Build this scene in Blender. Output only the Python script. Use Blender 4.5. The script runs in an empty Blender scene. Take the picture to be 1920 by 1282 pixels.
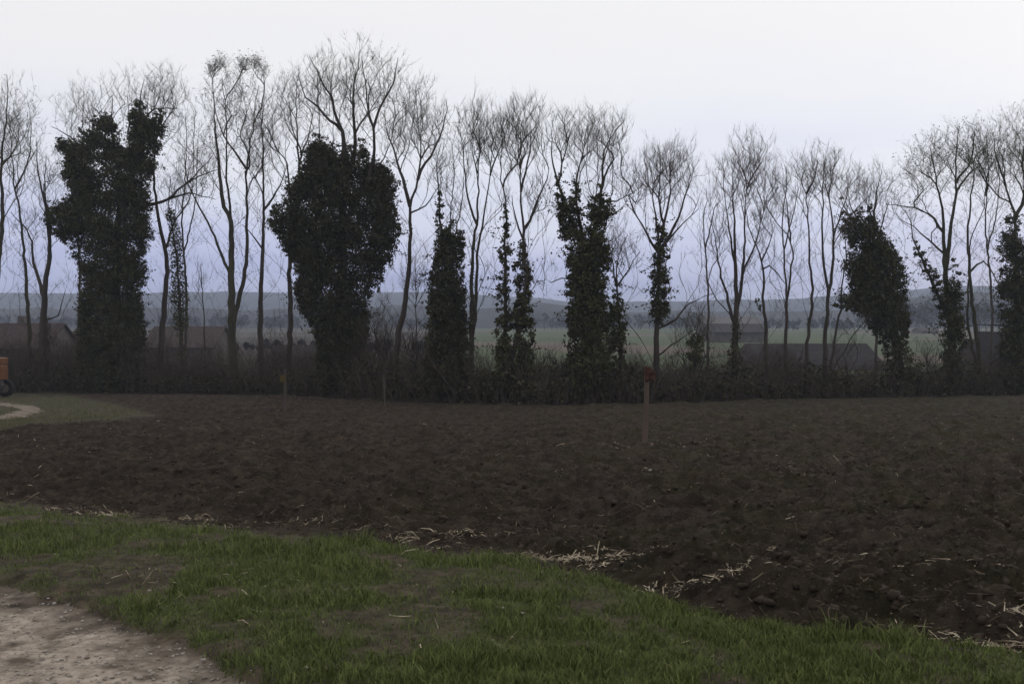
import bpy, math, random
import numpy as np
from mathutils import Vector

random.seed(7)
rng = np.random.default_rng(11)
S = bpy.context.scene
COL = S.collection

# ------------------------------------------------------------------ camera, world, sun, exposure
F = 1867.0          # focal length in pixels of the 1920 wide photograph
HY = 600.0          # image row of the horizon
EYE = 1.65
SL = 0.0466         # the field falls gently away from the viewer
cam = bpy.data.cameras.new('camera')
cam.sensor_width = 36.0
cam.lens = 36.0 * F / 1920.0
cam.shift_y = -(641.0 - HY) / 1920.0
cam.clip_end = 9000.0
cam.clip_start = 0.05
cam.dof.use_dof = True
cam.dof.focus_distance = 26.0
cam.dof.aperture_fstop = 9.0
camo = bpy.data.objects.new('camera', cam)
COL.objects.link(camo)
camo.location = (0, 0, EYE)
camo.rotation_euler = (math.radians(90), 0, 0)
S.camera = camo

SUN_EL, SUN_AZ = 24.0, 48.0      # sun behind the cloud, to the right and beyond the trees
W = bpy.data.worlds.new('World')
S.world = W
W.use_nodes = True
nt = W.node_tree
nt.nodes.clear()
N = nt.nodes.new
L = nt.links.new
out = N('ShaderNodeOutputWorld')
sky = N('ShaderNodeTexSky')
sky.sky_type = 'NISHITA'
sky.sun_disc = False
sky.sun_elevation = math.radians(SUN_EL)
sky.sun_rotation = math.radians(SUN_AZ)
bg1 = N('ShaderNodeBackground')
bg1.inputs['Strength'].default_value = 0.012
L(sky.outputs[0], bg1.inputs['Color'])
tc = N('ShaderNodeTexCoord')
sep = N('ShaderNodeSeparateXYZ')
L(tc.outputs['Generated'], sep.inputs[0])
# overcast cloud layer: dim and bluish low down, white above
mp = N('ShaderNodeMapping')
mp.inputs['Scale'].default_value = (1.6, 1.6, 7.0)
L(tc.outputs['Generated'], mp.inputs['Vector'])
nz = N('ShaderNodeTexNoise')
nz.inputs['Scale'].default_value = 2.2
nz.inputs['Detail'].default_value = 6
nz.inputs['Roughness'].default_value = 0.55
L(mp.outputs[0], nz.inputs['Vector'])
ma = N('ShaderNodeMath'); ma.operation = 'MULTIPLY_ADD'
ma.inputs[1].default_value = 0.15
L(nz.outputs['Fac'], ma.inputs[0])
L(sep.outputs['Z'], ma.inputs[2])
mb_ = N('ShaderNodeMath'); mb_.operation = 'SUBTRACT'; mb_.inputs[1].default_value = 0.075
L(ma.outputs[0], mb_.inputs[0])
cr = N('ShaderNodeValToRGB')
cr.color_ramp.interpolation = 'B_SPLINE'
def srgb(*c):
    return tuple(((v / 255.0) / 12.92 if v / 255.0 <= 0.04045 else ((v / 255.0 + 0.055) / 1.055) ** 2.4) for v in c) + (1.0,)
stops = [(0.0, srgb(122, 136, 182)), (0.036, srgb(158, 167, 214)), (0.085, srgb(200, 203, 230)),
         (0.15, srgb(224, 226, 235)), (0.24, srgb(237, 235, 236)), (0.45, srgb(241, 237, 233)), (1.0, srgb(244, 241, 237))]
el = cr.color_ramp.elements
el[0].position, el[0].color = stops[0]
el[1].position, el[1].color = stops[-1]
for p, c in stops[1:-1]:
    e = el.new(p); e.color = c
L(mb_.outputs[0], cr.inputs['Fac'])
bg2 = N('ShaderNodeBackground')
bg2.inputs['Strength'].default_value = 1.05
L(cr.outputs['Color'], bg2.inputs['Color'])
add = N('ShaderNodeAddShader')
L(bg1.outputs[0], add.inputs[0]); L(bg2.outputs[0], add.inputs[1])
L(add.outputs[0], out.inputs['Surface'])

sl = bpy.data.lights.new('sun', 'SUN')
sl.energy = 0.5
sl.angle = math.radians(25)
sl.color = (1.0, 0.95, 0.88)
so = bpy.data.objects.new('sun', sl)
COL.objects.link(so)
d = Vector((math.sin(math.radians(SUN_AZ)) * math.cos(math.radians(SUN_EL)), math.cos(math.radians(SUN_AZ)) * math.cos(math.radians(SUN_EL)), math.sin(math.radians(SUN_EL))))
so.rotation_euler = (-d).to_track_quat('-Z', 'Y').to_euler()
S.view_settings.view_transform = 'Standard'
S.view_settings.look = 'None'
S.view_settings.exposure = 0.0
S.view_settings.gamma = 1.0
S.view_settings.use_curve_mapping = False
S.render.engine = 'CYCLES'
S.cycles.volume_bounces = 1
S.cycles.filter_width = 1.5

# ------------------------------------------------------------------ helpers
def X(px, D): return (px - 960.0) / F * D
def Z(py, D): return EYE - (py - HY) / F * D
def ground(y):
    y = np.asarray(y, float)
    return -SL * np.clip(y, 0, 64.0)
def plane_D(py): return EYE / ((py - HY) / F - SL)
def on_ground(px, py):
    D = plane_D(py)
    return X(px, D), D

def tag(o, label=None, cat=None, group=None, kind=None):
    if label: o['label'] = label
    if cat: o['category'] = cat
    if group: o['group'] = group
    if kind: o['kind'] = kind
    return o

def obj(name, V, Fc, mat, parent=None, smooth=False, loc=None):
    """link one mesh object; V are world coordinates, made local to the parent"""
    V = np.asarray(V, dtype=np.float32).reshape(-1, 3)
    if parent is not None:
        V = V - np.array(parent.location, dtype=np.float32)
    elif loc is not None:
        V = V - np.array(loc, dtype=np.float32)
    me = bpy.data.meshes.new(name)
    if isinstance(Fc, np.ndarray):
        k = Fc.shape[1]
        me.vertices.add(len(V)); me.vertices.foreach_set('co', V.ravel())
        me.loops.add(Fc.size); me.loops.foreach_set('vertex_index', Fc.astype(np.int32).ravel())
        me.polygons.add(len(Fc))
        me.polygons.foreach_set('loop_start', np.arange(0, Fc.size, k, dtype=np.int32))
        me.polygons.foreach_set('loop_total', np.full(len(Fc), k, dtype=np.int32))
        me.update(calc_edges=True)
    else:
        me.from_pydata([tuple(v) for v in V], [], Fc)
        me.update()
    if smooth:
        me.polygons.foreach_set('use_smooth', np.ones(len(me.polygons), dtype=bool))
    me.materials.append(mat)
    o = bpy.data.objects.new(name, me)
    COL.objects.link(o)
    if parent is not None: o.parent = parent
    elif loc is not None: o.location = loc
    return o

def empty(name, loc):
    o = bpy.data.objects.new(name, None)
    COL.objects.link(o)
    o.location = tuple(float(v) for v in loc)
    o.empty_display_size = 0.3
    return o

def material(name, cols, scale=3.0, rough=0.95, bump=0.0, bscale=20.0, detail=6.0, spec=0.15, ramp=(0.35, 0.65), coords='Object', stretch=(1, 1, 1), extra=None, bdist=0.02):
    m = bpy.data.materials.new(name)
    m.use_nodes = True
    t = m.node_tree
    b = t.nodes['Principled BSDF']
    b.inputs['Roughness'].default_value = rough
    b.inputs['Specular IOR Level'].default_value = spec
    tcn = t.nodes.new('ShaderNodeTexCoord')
    mpn = t.nodes.new('ShaderNodeMapping')
    mpn.inputs['Scale'].default_value = stretch
    t.links.new(tcn.outputs[coords], mpn.inputs['Vector'])
    n = t.nodes.new('ShaderNodeTexNoise')
    n.inputs['Scale'].default_value = scale
    n.inputs['Detail'].default_value = detail
    n.inputs['Roughness'].default_value = 0.65
    t.links.new(mpn.outputs[0], n.inputs['Vector'])
    r = t.nodes.new('ShaderNodeValToRGB')
    k = len(cols)
    e = r.color_ramp.elements
    e[0].position = ramp[0]; e[0].color = (*cols[0], 1)
    e[1].position = ramp[1]; e[1].color = (*cols[-1], 1)
    for i in range(1, k - 1):
        q = e.new(ramp[0] + (ramp[1] - ramp[0]) * i / (k - 1)); q.color = (*cols[i], 1)
    t.links.new(n.outputs['Fac'], r.inputs['Fac'])
    colout = r.outputs['Color']
    if extra: colout = extra(t, colout, mpn)
    t.links.new(colout, b.inputs['Base Color'])
    if bump > 0:
        n2 = t.nodes.new('ShaderNodeTexNoise')
        n2.inputs['Scale'].default_value = bscale
        n2.inputs['Detail'].default_value = 8
        n2.inputs['Roughness'].default_value = 0.7
        t.links.new(mpn.outputs[0], n2.inputs['Vector'])
        bn = t.nodes.new('ShaderNodeBump')
        bn.inputs['Strength'].default_value = bump
        bn.inputs['Distance'].default_value = bdist
        t.links.new(n2.outputs['Fac'], bn.inputs['Height'])
        t.links.new(bn.outputs[0], b.inputs['Normal'])
    return m

def mixn(t, fac, a, b):
    mx = t.nodes.new('ShaderNodeMix'); mx.data_type = 'RGBA'
    t.links.new(fac, mx.inputs['Factor'])
    if isinstance(a, tuple): mx.inputs['A'].default_value = (*a, 1)
    else: t.links.new(a, mx.inputs['A'])
    if isinstance(b, tuple): mx.inputs['B'].default_value = (*b, 1)
    else: t.links.new(b, mx.inputs['B'])
    return mx.outputs['Result']

def noise_mask(t, mpn, scale, lo, hi, detail=4):
    n = t.nodes.new('ShaderNodeTexNoise'); n.inputs['Scale'].default_value = scale; n.inputs['Detail'].default_value = detail
    t.links.new(mpn.outputs[0], n.inputs['Vector'])
    mr = t.nodes.new('ShaderNodeMapRange'); mr.inputs['From Min'].default_value = lo; mr.inputs['From Max'].default_value = hi
    t.links.new(n.outputs['Fac'], mr.inputs['Value'])
    return mr.outputs['Result']

# numpy value noise
_perm = rng.random(65536)
def vnoise(x, y, s=0):
    xi = np.floor(x).astype(np.int64); yi = np.floor(y).astype(np.int64)
    fx = x - xi; fy = y - yi
    fx = fx * fx * fx * (fx * (fx * 6 - 15) + 10); fy = fy * fy * fy * (fy * (fy * 6 - 15) + 10)
    def h(a, b): return _perm[((a * 73856093) ^ (b * 19349663) ^ (s * 83492791)) & 65535]
    return (h(xi, yi) * (1 - fx) + h(xi + 1, yi) * fx) * (1 - fy) + (h(xi, yi + 1) * (1 - fx) + h(xi + 1, yi + 1) * fx) * fy
def fbm(x, y, f, o=4, s=0, g=0.5):
    r = 0; a = 1.0; t = 0
    for i in range(o):
        c, q = math.cos(0.7 * i + s), math.sin(0.7 * i + s)
        r = r + a * vnoise((x * c - y * q) * f + 31.7 * i, (x * q + y * c) * f + 11.3 * i, s * 17 + i)
        t += a; a *= g; f *= 2.03
    return r / t

def interp(poly, x):
    p = np.array(poly, float)
    return np.interp(x, p[:, 0], p[:, 1])

def inpoly(px, py, poly):
    poly = np.asarray(poly, float)
    ins = np.zeros(np.shape(px), bool)
    j = len(poly) - 1
    for i in range(len(poly)):
        xi, yi = poly[i]; xj, yj = poly[j]
        if yi != yj:
            c = ((yi > py) != (yj > py)) & (px < (xj - xi) * (py - yi) / (yj - yi) + xi)
            ins ^= c
        j = i
    return ins
def edgedist(px, py, poly):
    poly = np.asarray(poly, float)
    best = np.full(np.shape(px), 1e9)
    for i in range(len(poly)):
        a = poly[i - 1]; b = poly[i]
        ab = b - a; l2 = max((ab ** 2).sum(), 1e-9)
        t = np.clip(((px - a[0]) * ab[0] + (py - a[1]) * ab[1]) / l2, 0, 1)
        dd = np.hypot(px - a[0] - t * ab[0], py - a[1] - t * ab[1])
        best = np.minimum(best, dd)
    return best

# ------------------------------------------------------------------ materials
M = {}
def soil_extra(t, c, mpn):
    geo = t.nodes.new('ShaderNodeNewGeometry')
    s = t.nodes.new('ShaderNodeSeparateXYZ'); t.links.new(geo.outputs['Position'], s.inputs[0])
    # patchy olive tint over the soil, stronger to the right
    mr = t.nodes.new('ShaderNodeMapRange'); mr.inputs['From Min'].default_value = -9; mr.inputs['From Max'].default_value = 12
    mr.inputs['To Max'].default_value = 0.75
    t.links.new(s.outputs['X'], mr.inputs['Value'])
    nm = noise_mask(t, mpn, 1.1, 0.38, 0.62)
    mu = t.nodes.new('ShaderNodeMath'); mu.operation = 'MULTIPLY'
    t.links.new(mr.outputs['Result'], mu.inputs[0]); t.links.new(nm, mu.inputs[1])
    c = mixn(t, mu.outputs[0], c, (0.027, 0.027, 0.011))
    fl = noise_mask(t, mpn, 60.0, 0.66, 0.74, 2)
    return mixn(t, fl, c, (0.14, 0.115, 0.085))
M['soil'] = material('ploughed_soil', [(0.0185, 0.0140, 0.0105), (0.032, 0.0242, 0.0180), (0.058, 0.044, 0.033)], 3.6, bump=1.0, bscale=16, extra=soil_extra, spec=0.1, bdist=0.07)
def verge_extra(t, c, mpn):
    at = t.nodes.new('ShaderNodeAttribute'); at.attribute_name = 'cover'
    return mixn(t, at.outputs['Fac'], c, mixn(t, noise_mask(t, mpn, 9, 0.4, 0.6), (0.036, 0.044, 0.016), (0.052, 0.066, 0.022)))
M['verge'] = material('verge_ground', [(0.022, 0.018, 0.012), (0.042, 0.034, 0.022), (0.078, 0.062, 0.044)], 6.0, bump=0.7, bscale=40, extra=verge_extra, bdist=0.015)
def track_extra(t, c, mpn):
    at = t.nodes.new('ShaderNodeAttribute'); at.attribute_name = 'worn'
    c = mixn(t, at.outputs['Fac'], mixn(t, noise_mask(t, mpn, 9, 0.4, 0.6), (0.030, 0.024, 0.017), (0.085, 0.066, 0.05)), c)
    c = mixn(t, noise_mask(t, mpn, 3.4, 0.50, 0.66, 6), c, (0.085, 0.068, 0.052))
    return mixn(t, noise_mask(t, mpn, 26, 0.60, 0.68, 4), c, (0.06, 0.047, 0.036))
M['track'] = material('track_gravel', [(0.19, 0.158, 0.128), (0.27, 0.230, 0.190), (0.36, 0.315, 0.265)], 14.0, bump=0.6, bscale=60, extra=track_extra, bdist=0.012)
M['litter'] = material('wood_floor_litter', [(0.030, 0.026, 0.018), (0.055, 0.045, 0.032)], 2.0, bump=0.5, bscale=12)
def meadow_extra(t, c, mpn):
    # bare arable land lies to the left of a field boundary, pasture to the right of it
    geo = t.nodes.new('ShaderNodeNewGeometry')
    s = t.nodes.new('ShaderNodeSeparateXYZ'); t.links.new(geo.outputs['Position'], s.inputs[0])
    k = t.nodes.new('ShaderNodeMath'); k.operation = 'MULTIPLY_ADD'; k.inputs[1].default_value = 0.045
    t.links.new(s.outputs['Y'], k.inputs[0]); t.links.new(s.outputs['X'], k.inputs[2])
    l = t.nodes.new('ShaderNodeMath'); l.operation = 'LESS_THAN'; l.inputs[1].default_value = -1.5
    t.links.new(k.outputs[0], l.inputs[0])
    c = mixn(t, l.outputs[0], c, mixn(t, noise_mask(t, mpn, 0.03, 0.52, 0.56, 2), (0.034, 0.027, 0.026), (0.036, 0.045, 0.026)))
    return mixn(t, noise_mask(t, mpn, 0.009, 0.53, 0.57, 2), c, (0.085, 0.068, 0.055))
M['meadow'] = material('meadow_grass', [(0.036, 0.052, 0.022), (0.052, 0.074, 0.032)], 0.05, extra=meadow_extra)
M['hill'] = material('far_hill', [(0.010, 0.018, 0.034), (0.020, 0.030, 0.050)], 0.02)  # blue of the distance haze is mixed into the hill colour itself
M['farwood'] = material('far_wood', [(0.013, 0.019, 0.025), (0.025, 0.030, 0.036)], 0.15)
M['bark'] = material('bark', [(0.036, 0.030, 0.025), (0.062, 0.052, 0.044)], 2.5, bump=0.7, bscale=9, stretch=(1, 1, 0.3))
M['bark_mossy'] = material('bark_mossy', [(0.036, 0.034, 0.024), (0.062, 0.058, 0.040)], 2.5, bump=0.7, bscale=9, stretch=(1, 1, 0.3))
M['twig'] = material('twig', [(0.044, 0.040, 0.029), (0.072, 0.064, 0.047)], 1.5)
M['twig_olive'] = material('twig_olive', [(0.052, 0.052, 0.028), (0.085, 0.082, 0.046)], 1.5)
M['twig_red'] = material('twig_reddish', [(0.050, 0.036, 0.030), (0.078, 0.056, 0.047)], 1.5)
M['ivy'] = material('ivy_leaves', [(0.031, 0.032, 0.016), (0.052, 0.053, 0.025), (0.080, 0.078, 0.038)], 2.2, rough=0.85, spec=0.12, detail=3)
M['ivy_dark'] = material('ivy_leaves_dark', [(0.028, 0.028, 0.016), (0.047, 0.046, 0.026), (0.072, 0.068, 0.040)], 2.2, rough=0.85, spec=0.12, detail=3)
M['brush'] = material('brushwood', [(0.036, 0.030, 0.024), (0.062, 0.050, 0.040)], 0.6)
M['grass'] = material('grass_blades', [(0.048, 0.054, 0.018), (0.076, 0.098, 0.027), (0.108, 0.136, 0.040), (0.23, 0.205, 0.10)], 9.0, rough=0.75, detail=9, ramp=(0.30, 0.74))
M['grass_dull'] = material('grass_dull', [(0.050, 0.048, 0.024), (0.085, 0.082, 0.038)], 1.2)
M['straw'] = material('straw', [(0.12, 0.095, 0.064), (0.26, 0.215, 0.155), (0.46, 0.40, 0.31)], 5.0, rough=0.7)
M['fibre'] = material('plant_fibre', [(0.045, 0.036, 0.024), (0.115, 0.090, 0.062)], 5.0, rough=0.9)
M['stone'] = material('pale_stone', [(0.16, 0.14, 0.12), (0.34, 0.31, 0.275)], 6.0)
M['clod'] = material('soil_clod', [(0.022, 0.017, 0.012), (0.044, 0.033, 0.024)], 9.0, bump=0.6, bscale=40, bdist=0.01)
M['post'] = material('weathered_post', [(0.070, 0.052, 0.042), (0.115, 0.085, 0.070)], 4.0, bump=0.6, bscale=30, stretch=(1, 1, 0.12), bdist=0.006)
M['post_dark'] = material('weathered_post_grey', [(0.050, 0.042, 0.037), (0.080, 0.067, 0.060)], 4.0, bump=0.6, bscale=30, stretch=(1, 1, 0.12), bdist=0.006)
M['redcloth'] = material('red_cloth', [(0.042, 0.021, 0.017), (0.062, 0.028, 0.021)], 9.0)
M['orangetag'] = material('orange_tag', [(0.065, 0.050, 0.022), (0.09, 0.066, 0.026)], 9.0)
M['roof_red'] = material('roof_tiles_red', [(0.036, 0.026, 0.026), (0.053, 0.038, 0.037)], 2.0, bump=0.5, bscale=6)
M['roof_brown'] = material('roof_tiles_brown', [(0.036, 0.028, 0.027), (0.054, 0.042, 0.040)], 2.0, bump=0.5, bscale=6)
M['roof_dark'] = material('roof_dark', [(0.024, 0.022, 0.025), (0.036, 0.033, 0.037)], 1.5, bump=0.4, bscale=5)
M['wall_pale'] = material('render_pale', [(0.14, 0.14, 0.145), (0.20, 0.20, 0.205)], 1.0)
M['wall_dim'] = material('render_dim', [(0.06, 0.054, 0.051), (0.095, 0.084, 0.078)], 1.0)
M['wall_pink'] = material('render_pink', [(0.08, 0.073, 0.073), (0.10, 0.092, 0.092)], 0.6)
M['wood_dark'] = material('dark_boards', [(0.040, 0.032, 0.028), (0.060, 0.048, 0.040)], 2.0)
M['glass'] = material('window_glass', [(0.02, 0.022, 0.025), (0.03, 0.032, 0.036)], 1.0, rough=0.15, spec=0.5)
M['orange'] = material('orange_paint', [(0.10, 0.040, 0.012), (0.145, 0.056, 0.016)], 3.0, rough=0.45, spec=0.4)
M['rubber'] = material('rubber', [(0.018, 0.017, 0.016), (0.030, 0.028, 0.026)], 6.0, rough=0.9)
M['metal'] = material('grey_metal', [(0.06, 0.06, 0.06), (0.10, 0.10, 0.10)], 6.0, rough=0.6)
M['rim'] = material('pale_rim', [(0.15, 0.12, 0.105), (0.22, 0.18, 0.155)], 6.0, rough=0.6)
M['lamp'] = material('lamp_glass', [(0.42, 0.36, 0.32), (0.52, 0.45, 0.40)], 6.0, rough=0.25, spec=0.5)

# ------------------------------------------------------------------ near terrain: one fan-shaped sheet cut into its kinds of ground
EDGE_GS = [(-2500, 905), (-600, 925), (0, 948), (60, 952), (130, 962), (240, 970), (400, 984), (520, 1000), (640, 1010), (740, 1030), (860, 1036), (960, 1045), (1060, 1070),
           (1150, 1092), (1200, 1120), (1280, 1148), (1400, 1168), (1560, 1190), (1700, 1206), (1800, 1214), (1920, 1226), (2600, 1290), (5000, 1500)]
EDGE_TR = [(-3000, 980), (-600, 1030), (0, 1112), (100, 1127), (180, 1152), (260, 1190), (340, 1216), (400, 1240), (470, 1285), (700, 1400), (1400, 1750), (3000, 2500)]
EDGE_TREE = [(-1500, 737), (100, 737), (500, 741), (700, 752), (1000, 761), (1300, 755), (1500, 748), (1920, 742), (3500, 740)]
PATCH = [(-900, 741), (60, 739), (120, 741), (170, 750), (250, 768), (292, 780), (150, 790), (60, 794), (0, 806), (-300, 838), (-900, 850)]
LOOP = [(-400, 832), (-150, 806), (0, 787), (45, 779), (80, 769), (62, 761), (30, 758), (0, 755), (-300, 748), (-300, 751), (0, 760), (34, 765), (38, 770), (0, 777), (-150, 792), (-400, 812)]

r0, r1 = 2.4, 66.0
rows = 780; cols = 570
Dr = r0 * (r1 / r0) ** np.linspace(0, 1, rows)
U = np.linspace(-0.86, 0.86, cols)
DD, UU = np.meshgrid(Dr, U, indexing='ij')
XX = UU * (DD + 1.5)
PX = 960 + XX / DD * F
PY = HY + (EYE + SL * np.minimum(DD, 64)) / DD * F
jx = (fbm(XX, DD, 1.3, 3, 5) - 0.5)          # ragged borders
def dist_below(edge, px, py): return (py - interp(edge, px))
sp = F / DD / 30.0                                # pixel scale helper
bs = dist_below(EDGE_GS, PX, PY + jx * 26 + (fbm(XX, DD, 7, 2, 9) - 0.5) * 16)
bt = dist_below(EDGE_TR, PX, PY + jx * 40 + (fbm(XX, DD, 8, 2, 3) - 0.5) * 22)
be = dist_below(EDGE_TREE, PX, PY + jx * 4)
jp = jx * 26 + (fbm(XX, DD, 4.0, 2, 19) - 0.5) * 12
patch = inpoly(PX + jp, PY + jp * 0.6, PATCH)
loop = inpoly(PX + jp * 0.5, PY + jp * 0.25, LOOP)
is_track = bt > 0
is_grass = (bs > 0) & ~is_track
is_floor = be < 0
kind = np.zeros(PX.shape, int)                    # 0 soil, 1 grass, 2 track, 3 floor, 4 far patch, 5 far loop
kind[is_grass] = 1; kind[is_track] = 2; kind[is_floor] = 3
kind[patch & ~is_floor] = 4; kind[loop & ~is_floor] = 5
sm = np.clip(-bs / 26.0, 0, 1) * np.clip(be / 5.0, 0, 1)
pd = edgedist(PX, PY, PATCH)
sm *= np.where(patch, 0.0, np.clip(pd / 10.0, 0, 1))
H = -SL * np.minimum(DD, 64)
# clods, furrows and hollows of the turned soil
wob = (fbm(XX, DD, 0.35, 2, 21) - 0.5) * 2.2
fur = np.sin((DD * 0.97 + XX * 0.10 + wob) * 2 * math.pi / 0.62)
c1 = np.abs(fbm(XX, DD, 2.1, 3, 1) - 0.5) * 2
c2 = np.abs(fbm(XX * 0.7, DD * 1.4, 5.2, 3, 2) - 0.5) * 2
c3 = fbm(XX, DD, 15.0, 2, 4) - 0.5
lo = fbm(XX, DD, 0.42, 2, 8) - 0.5
c4 = np.abs(fbm(XX + 3, DD * 1.1, 11.0, 2, 44) - 0.5) * 2
soilh = 0.030 * fur + 0.13 * (c1 - 0.22) + 0.115 * (c2 - 0.2) + 0.085 * (c4 - 0.2) + 0.055 * c3 + 0.24 * lo
mound = 0.22 * np.exp(-(((PX - 1560) / 260) ** 2 + ((PY - 1130) / 55) ** 2)) + 0.20 * np.exp(-(((PX - 1880) / 120) ** 2 + ((PY - 1140) / 45) ** 2)) + 0.14 * np.exp(-(((PX - 1290) / 130) ** 2 + ((PY - 1075) / 22) ** 2)) + 0.10 * np.exp(-(((PX - 330) / 110) ** 2 + ((PY - 940) / 18) ** 2))
H = H + sm * (soilh + mound + 0.03)
gm = np.clip(bs / 26.0, 0, 1) * np.clip(-bt / 20.0, 0, 1)
H = H + gm * (0.05 * (fbm(XX, DD, 1.6, 4, 6) - 0.45) + 0.035 * (fbm(XX, DD, 8.0, 3, 7) - 0.5) + 0.05)
tm = np.clip(bt / 30.0, 0, 1)
H = H + tm * (0.05 * (fbm(XX, DD, 1.4, 3, 12) - 0.5) + 0.016 * (fbm(XX, DD, 14, 3, 13) - 0.5) - 0.02)
fm = np.clip(-be / 4.0, 0, 1)
H = H + fm * 0.35 * fbm(XX, DD, 0.6, 3, 14)
# grass cover: patchy, worn down near the track
verge_mid = np.clip(1.0 - np.abs((-bt) - 75) / 95.0, 0, 1) * np.clip((900 - PX) / 500, 0, 1)
cover = np.clip((fbm(XX, DD, 1.15, 4, 15) - 0.40) * 5.5, 0, 1)
cover = np.clip(cover + 0.22 * np.clip((PX - 600) / 900, 0, 1) + np.clip(0.35 - bs / 260, 0, 0.3) + 0.16 - 0.45 * verge_mid - 0.6 * np.clip((fbm(XX, DD, 2.6, 3, 16) - 0.52) * 9, 0, 1), 0, 1) * np.clip(bs / 14, 0, 1) * np.clip(-bt / 18, 0, 1)

idx = np.arange(rows * cols).reshape(rows, cols)
quads = np.stack([idx[:-1, :-1], idx[:-1, 1:], idx[1:, 1:], idx[1:, :-1]], -1).reshape(-1, 4)
qk = kind[:-1, :-1].reshape(-1)
allV = np.stack([XX, DD, H], -1).reshape(-1, 3)
covf = cover.reshape(-1)
worn = np.clip(bt / 55.0 + (fbm(XX, DD, 5, 4, 77) - 0.5) * 1.6, 0, 1)
wornf = worn.reshape(-1)
names = {0: ('ploughed_field', 'soil'), 1: ('grass_verge', 'verge'), 2: ('gravel_track', 'track'), 3: ('woodland_floor', 'litter'), 4: ('far_grass_patch', 'verge'), 5: ('far_track', 'track')}
for k, (nm, mt) in names.items():
    q = quads[qk == k]
    used, inv = np.unique(q, return_inverse=True)
    o = obj(nm, allV[used], inv.reshape(-1, 4), M[mt], smooth=True)
    o['kind'] = 'structure'
    if mt == 'track':
        a = o.data.attributes.new('worn', 'FLOAT', 'POINT')
        a.data.foreach_set('value', (wornf[used] if k == 2 else np.full(len(used), 0.55)).astype(np.float32))
    if mt == 'verge':
        a = o.data.attributes.new('cover', 'FLOAT', 'POINT')
        a.data.foreach_set('value', (covf[used] if k == 1 else 0.55 * fbm(allV[used][:, 0], allV[used][:, 1], 0.9, 4, 55)).astype(np.float32))

def surf(x, y):
    """height of the near sheet at points (bilinear)"""
    x = np.asarray(x, float); y = np.asarray(y, float)
    fi = np.log(np.clip(y, r0, r1 * 0.999) / r0) / math.log(r1 / r0) * (rows - 1)
    fj = (x / (y + 1.5) + 0.86) / 1.72 * (cols - 1)
    fj = np.clip(fj, 0, cols - 1.001)
    i = fi.astype(int); j = fj.astype(int); a = fi - i; b = fj - j
    i = np.clip(i, 0, rows - 2)
    return (H[i, j] * (1 - a) + H[i + 1, j] * a) * (1 - b) + (H[i, j + 1] * (1 - a) + H[i + 1, j + 1] * a) * b
def samp(A, x, y):
    fi = np.log(np.clip(y, r0, r1 * 0.999) / r0) / math.log(r1 / r0) * (rows - 1)
    fj = np.clip((x / (y + 1.5) + 0.86) / 1.72 * (cols - 1), 0, cols - 1)
    return A[np.round(fi).astype(int), np.round(fj).astype(int)]

# ground under and around the fan, then the level meadows to the horizon
gy = [-60, 0, 2.5, 20, 40, 64]
V = []; Fc = []
for y in gy:
    for x in (-400, -60, 60, 400): V.append((x, y, float(ground(y)) - 0.22))
for i in range(len(gy) - 1):
    for j in range(3):
        a = i * 4 + j; Fc.append((a, a + 1, a + 5, a + 4))
tag(obj('ground', V, Fc, M['litter']), kind='structure')
gy = np.concatenate([[63.5, 66], np.geomspace(70, 3400, 60)]); gx = np.concatenate([-np.geomspace(3400, 20, 28), np.geomspace(20, 3400, 28)])
GX, GY = np.meshgrid(gx, gy)
zt = -3.05 + 0.10 * np.clip((GY - 70) / 30, 0, 1) * (fbm(GX, GY, 0.02, 2, 31) - 0.5) * 4
zt[0] = -3.2
i2 = np.arange(GX.size).reshape(GX.shape)
q2 = np.stack([i2[:-1, :-1], i2[:-1, 1:], i2[1:, 1:], i2[1:, :-1]], -1).reshape(-1, 4)
tag(obj('meadow', np.stack([GX, GY, zt], -1), q2, M['meadow'], smooth=True), kind='structure')

# ------------------------------------------------------------------ tubes and leaves
def tubes(polys, k):
    """polys: list of (P[n,3], R[n]) -> V, F (quads)"""
    groups = {}
    for P, R in polys: groups.setdefault(len(P), []).append((P, R))
    Vs = []; Fs = []; base = 0
    for n, g in groups.items():
        P = np.array([a for a, _ in g], float); R = np.array([b for _, b in g], float)
        T = np.gradient(P, axis=1)
        T /= np.linalg.norm(T, axis=2, keepdims=True) + 1e-9
        ref = np.where(np.abs(T[..., 0:1]) > 0.9, np.array([0, 1.0, 0]), np.array([1.0, 0, 0]))
        A = np.cross(T, ref); A /= np.linalg.norm(A, axis=2, keepdims=True) + 1e-9
        B = np.cross(T, A)
        ang = np.arange(k) / k * 2 * math.pi
        ring = P[:, :, None, :] + R[:, :, None, None] * (np.cos(ang)[None, None, :, None] * A[:, :, None, :] + np.sin(ang)[None, None, :, None] * B[:, :, None, :])
        m = len(g)
        ii = np.arange(m * n * k).reshape(m, n, k)
        a = ii[:, :-1, :]; b = np.roll(a, -1, axis=2); c = ii[:, 1:, :]; dd = np.roll(c, -1, axis=2)
        Fs.append(np.stack([a, b, dd, c], -1).reshape(-1, 4) + base)
        Vs.append(ring.reshape(-1, 3)); base += m * n * k
    return np.concatenate(Vs), np.concatenate(Fs)

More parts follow.
